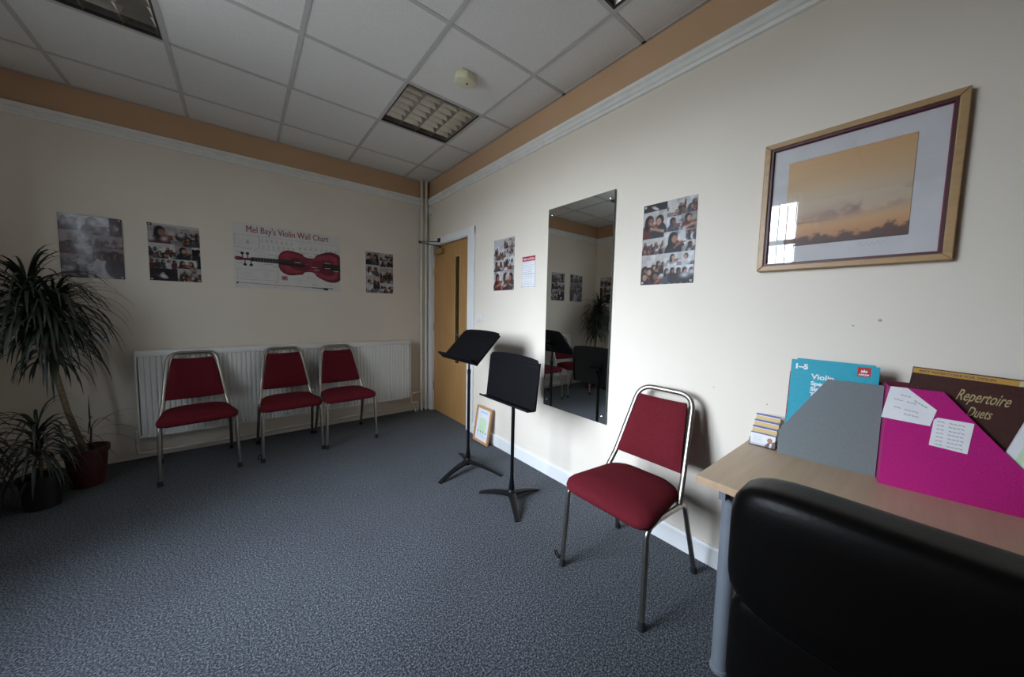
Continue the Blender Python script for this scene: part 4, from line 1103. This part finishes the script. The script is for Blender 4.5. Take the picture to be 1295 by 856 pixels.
b = B(); crown(b, (-.182, 0, 1.315), 120, .34, .56, .019, 1.9, (-.05, 0, 1), lim=lim); crown(b, (-.180, .0, 1.20), 90, .36, .60, .018, 2.3, (-.2, 0, 1), lim=lim); b.build('foliage', 'leaf', t)
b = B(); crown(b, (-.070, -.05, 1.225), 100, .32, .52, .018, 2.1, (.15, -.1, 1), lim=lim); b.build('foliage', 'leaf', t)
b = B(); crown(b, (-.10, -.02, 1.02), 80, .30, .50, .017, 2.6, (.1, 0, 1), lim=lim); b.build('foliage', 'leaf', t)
b = B(); crown(b, (.035, -.03, .40), 16, .20, .34, .008, 1.3, (.3, -.1, 1), lim=lim); b.tube([(.02, -.01, .22), (.035, -.03, .40)], .005, 8); b.build('side_shoot', 'leafdk', t)
def small_plant(label, x, y, h, n, rz):
    t = thing('spiky_plant', label, 'potted plant', (x, y, 0), 0, 'potted plants in the corner')
    pot(t, .07, .085, .20, 'potdk'); lim = (XL+.02-x, -.02-y, .02)
    b = B(); b.tube([(0, 0, .16), (.005, 0, .30), (0, 0, h)], .008, 8); b.build('stem', 'stem', t)
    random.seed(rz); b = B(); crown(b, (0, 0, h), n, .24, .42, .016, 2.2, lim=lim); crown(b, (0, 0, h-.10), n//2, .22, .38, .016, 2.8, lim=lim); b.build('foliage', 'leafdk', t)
small_plant('small dark spiky plant beside the red pot of the tall dracaena', -2.79, -.60, .46, 60, 11)
small_plant('small dark spiky plant furthest left, cut off by the picture edge', -2.995, -.72, .50, 60, 12)

# ------------------------------------------------------------------ light: overcast sky through the window
w = bpy.data.worlds.new('World'); SC.world = w; w.use_nodes = True
nt = w.node_tree; nt.nodes.clear()
out = nt.nodes.new('ShaderNodeOutputWorld'); bg = nt.nodes.new('ShaderNodeBackground')
tc = nt.nodes.new('ShaderNodeTexCoord'); sp = nt.nodes.new('ShaderNodeSeparateXYZ')
nt.links.new(tc.outputs['Generated'], sp.inputs[0])
mr = N(nt, 'ShaderNodeMapRange'); mr.inputs['From Min'].default_value = -1; mr.inputs['From Max'].default_value = 1
nt.links.new(sp.outputs['Z'], mr.inputs['Value'])
rp = ramp(nt, [(0, (.10, .10, .103)), (.495, (.15, .155, .165)), (.52, (.26, .275, .31)), (.545, (.78, .85, 1.0)), (.64, (.94, 1.02, 1.21)), (.78, (.82, .90, 1.08)), (1, (.62, .69, .84))], mr.outputs[0])
nt.links.new(rp.outputs[0], bg.inputs['Color']); bg.inputs['Strength'].default_value = 47.
nt.links.new(bg.outputs[0], out.inputs[0])
la = bpy.data.lights.new('window_portal', 'AREA'); la.shape = 'RECTANGLE'; la.size = WZ1-WZ0; la.size_y = WY1-WY0
lo_ = bpy.data.objects.new('window_portal', la); COL.objects.link(lo_)
lo_.location = (XL-.15, (WY0+WY1)/2, (WZ0+WZ1)/2); lo_.rotation_euler = (0, R(-90), 0)
la.cycles.is_portal = True

# ------------------------------------------------------------------ camera (solved from the photograph's vanishing lines)
F = 423.519; cam = bpy.data.cameras.new('camera'); co = bpy.data.objects.new('camera', cam); COL.objects.link(co)
rt = Vector((0.77635104, -0.62992622, 0.02172608)); upv = Vector((0.03089588, 0.07246026, 0.99689265)); fw = Vector((0.62954309, 0.7732674, -0.07571672))
co.matrix_world = Matrix(((rt.x, upv.x, -fw.x, -1.80354), (rt.y, upv.y, -fw.y, -3.94397), (rt.z, upv.z, -fw.z, 1.26377), (0, 0, 0, 1)))
cam.sensor_width = 36; cam.lens = F*36/1295; cam.shift_x = -3.4815/1295; cam.shift_y = -3.5312/1295; cam.clip_start = .02
SC.camera = co

SC.view_settings.view_transform = 'Standard'; SC.view_settings.look = 'None'; SC.view_settings.gamma = 1; SC.view_settings.use_curve_mapping = False
SC.view_settings.exposure = 0.
SC.cycles.max_bounces = 10; SC.cycles.diffuse_bounces = 6; SC.cycles.glossy_bounces = 5; SC.cycles.transparent_max_bounces = 16
SC.cycles.caustics_reflective = False; SC.cycles.caustics_refractive = False
SC.cycles.sample_clamp_indirect = 6
SC.cycles.use_denoising = True
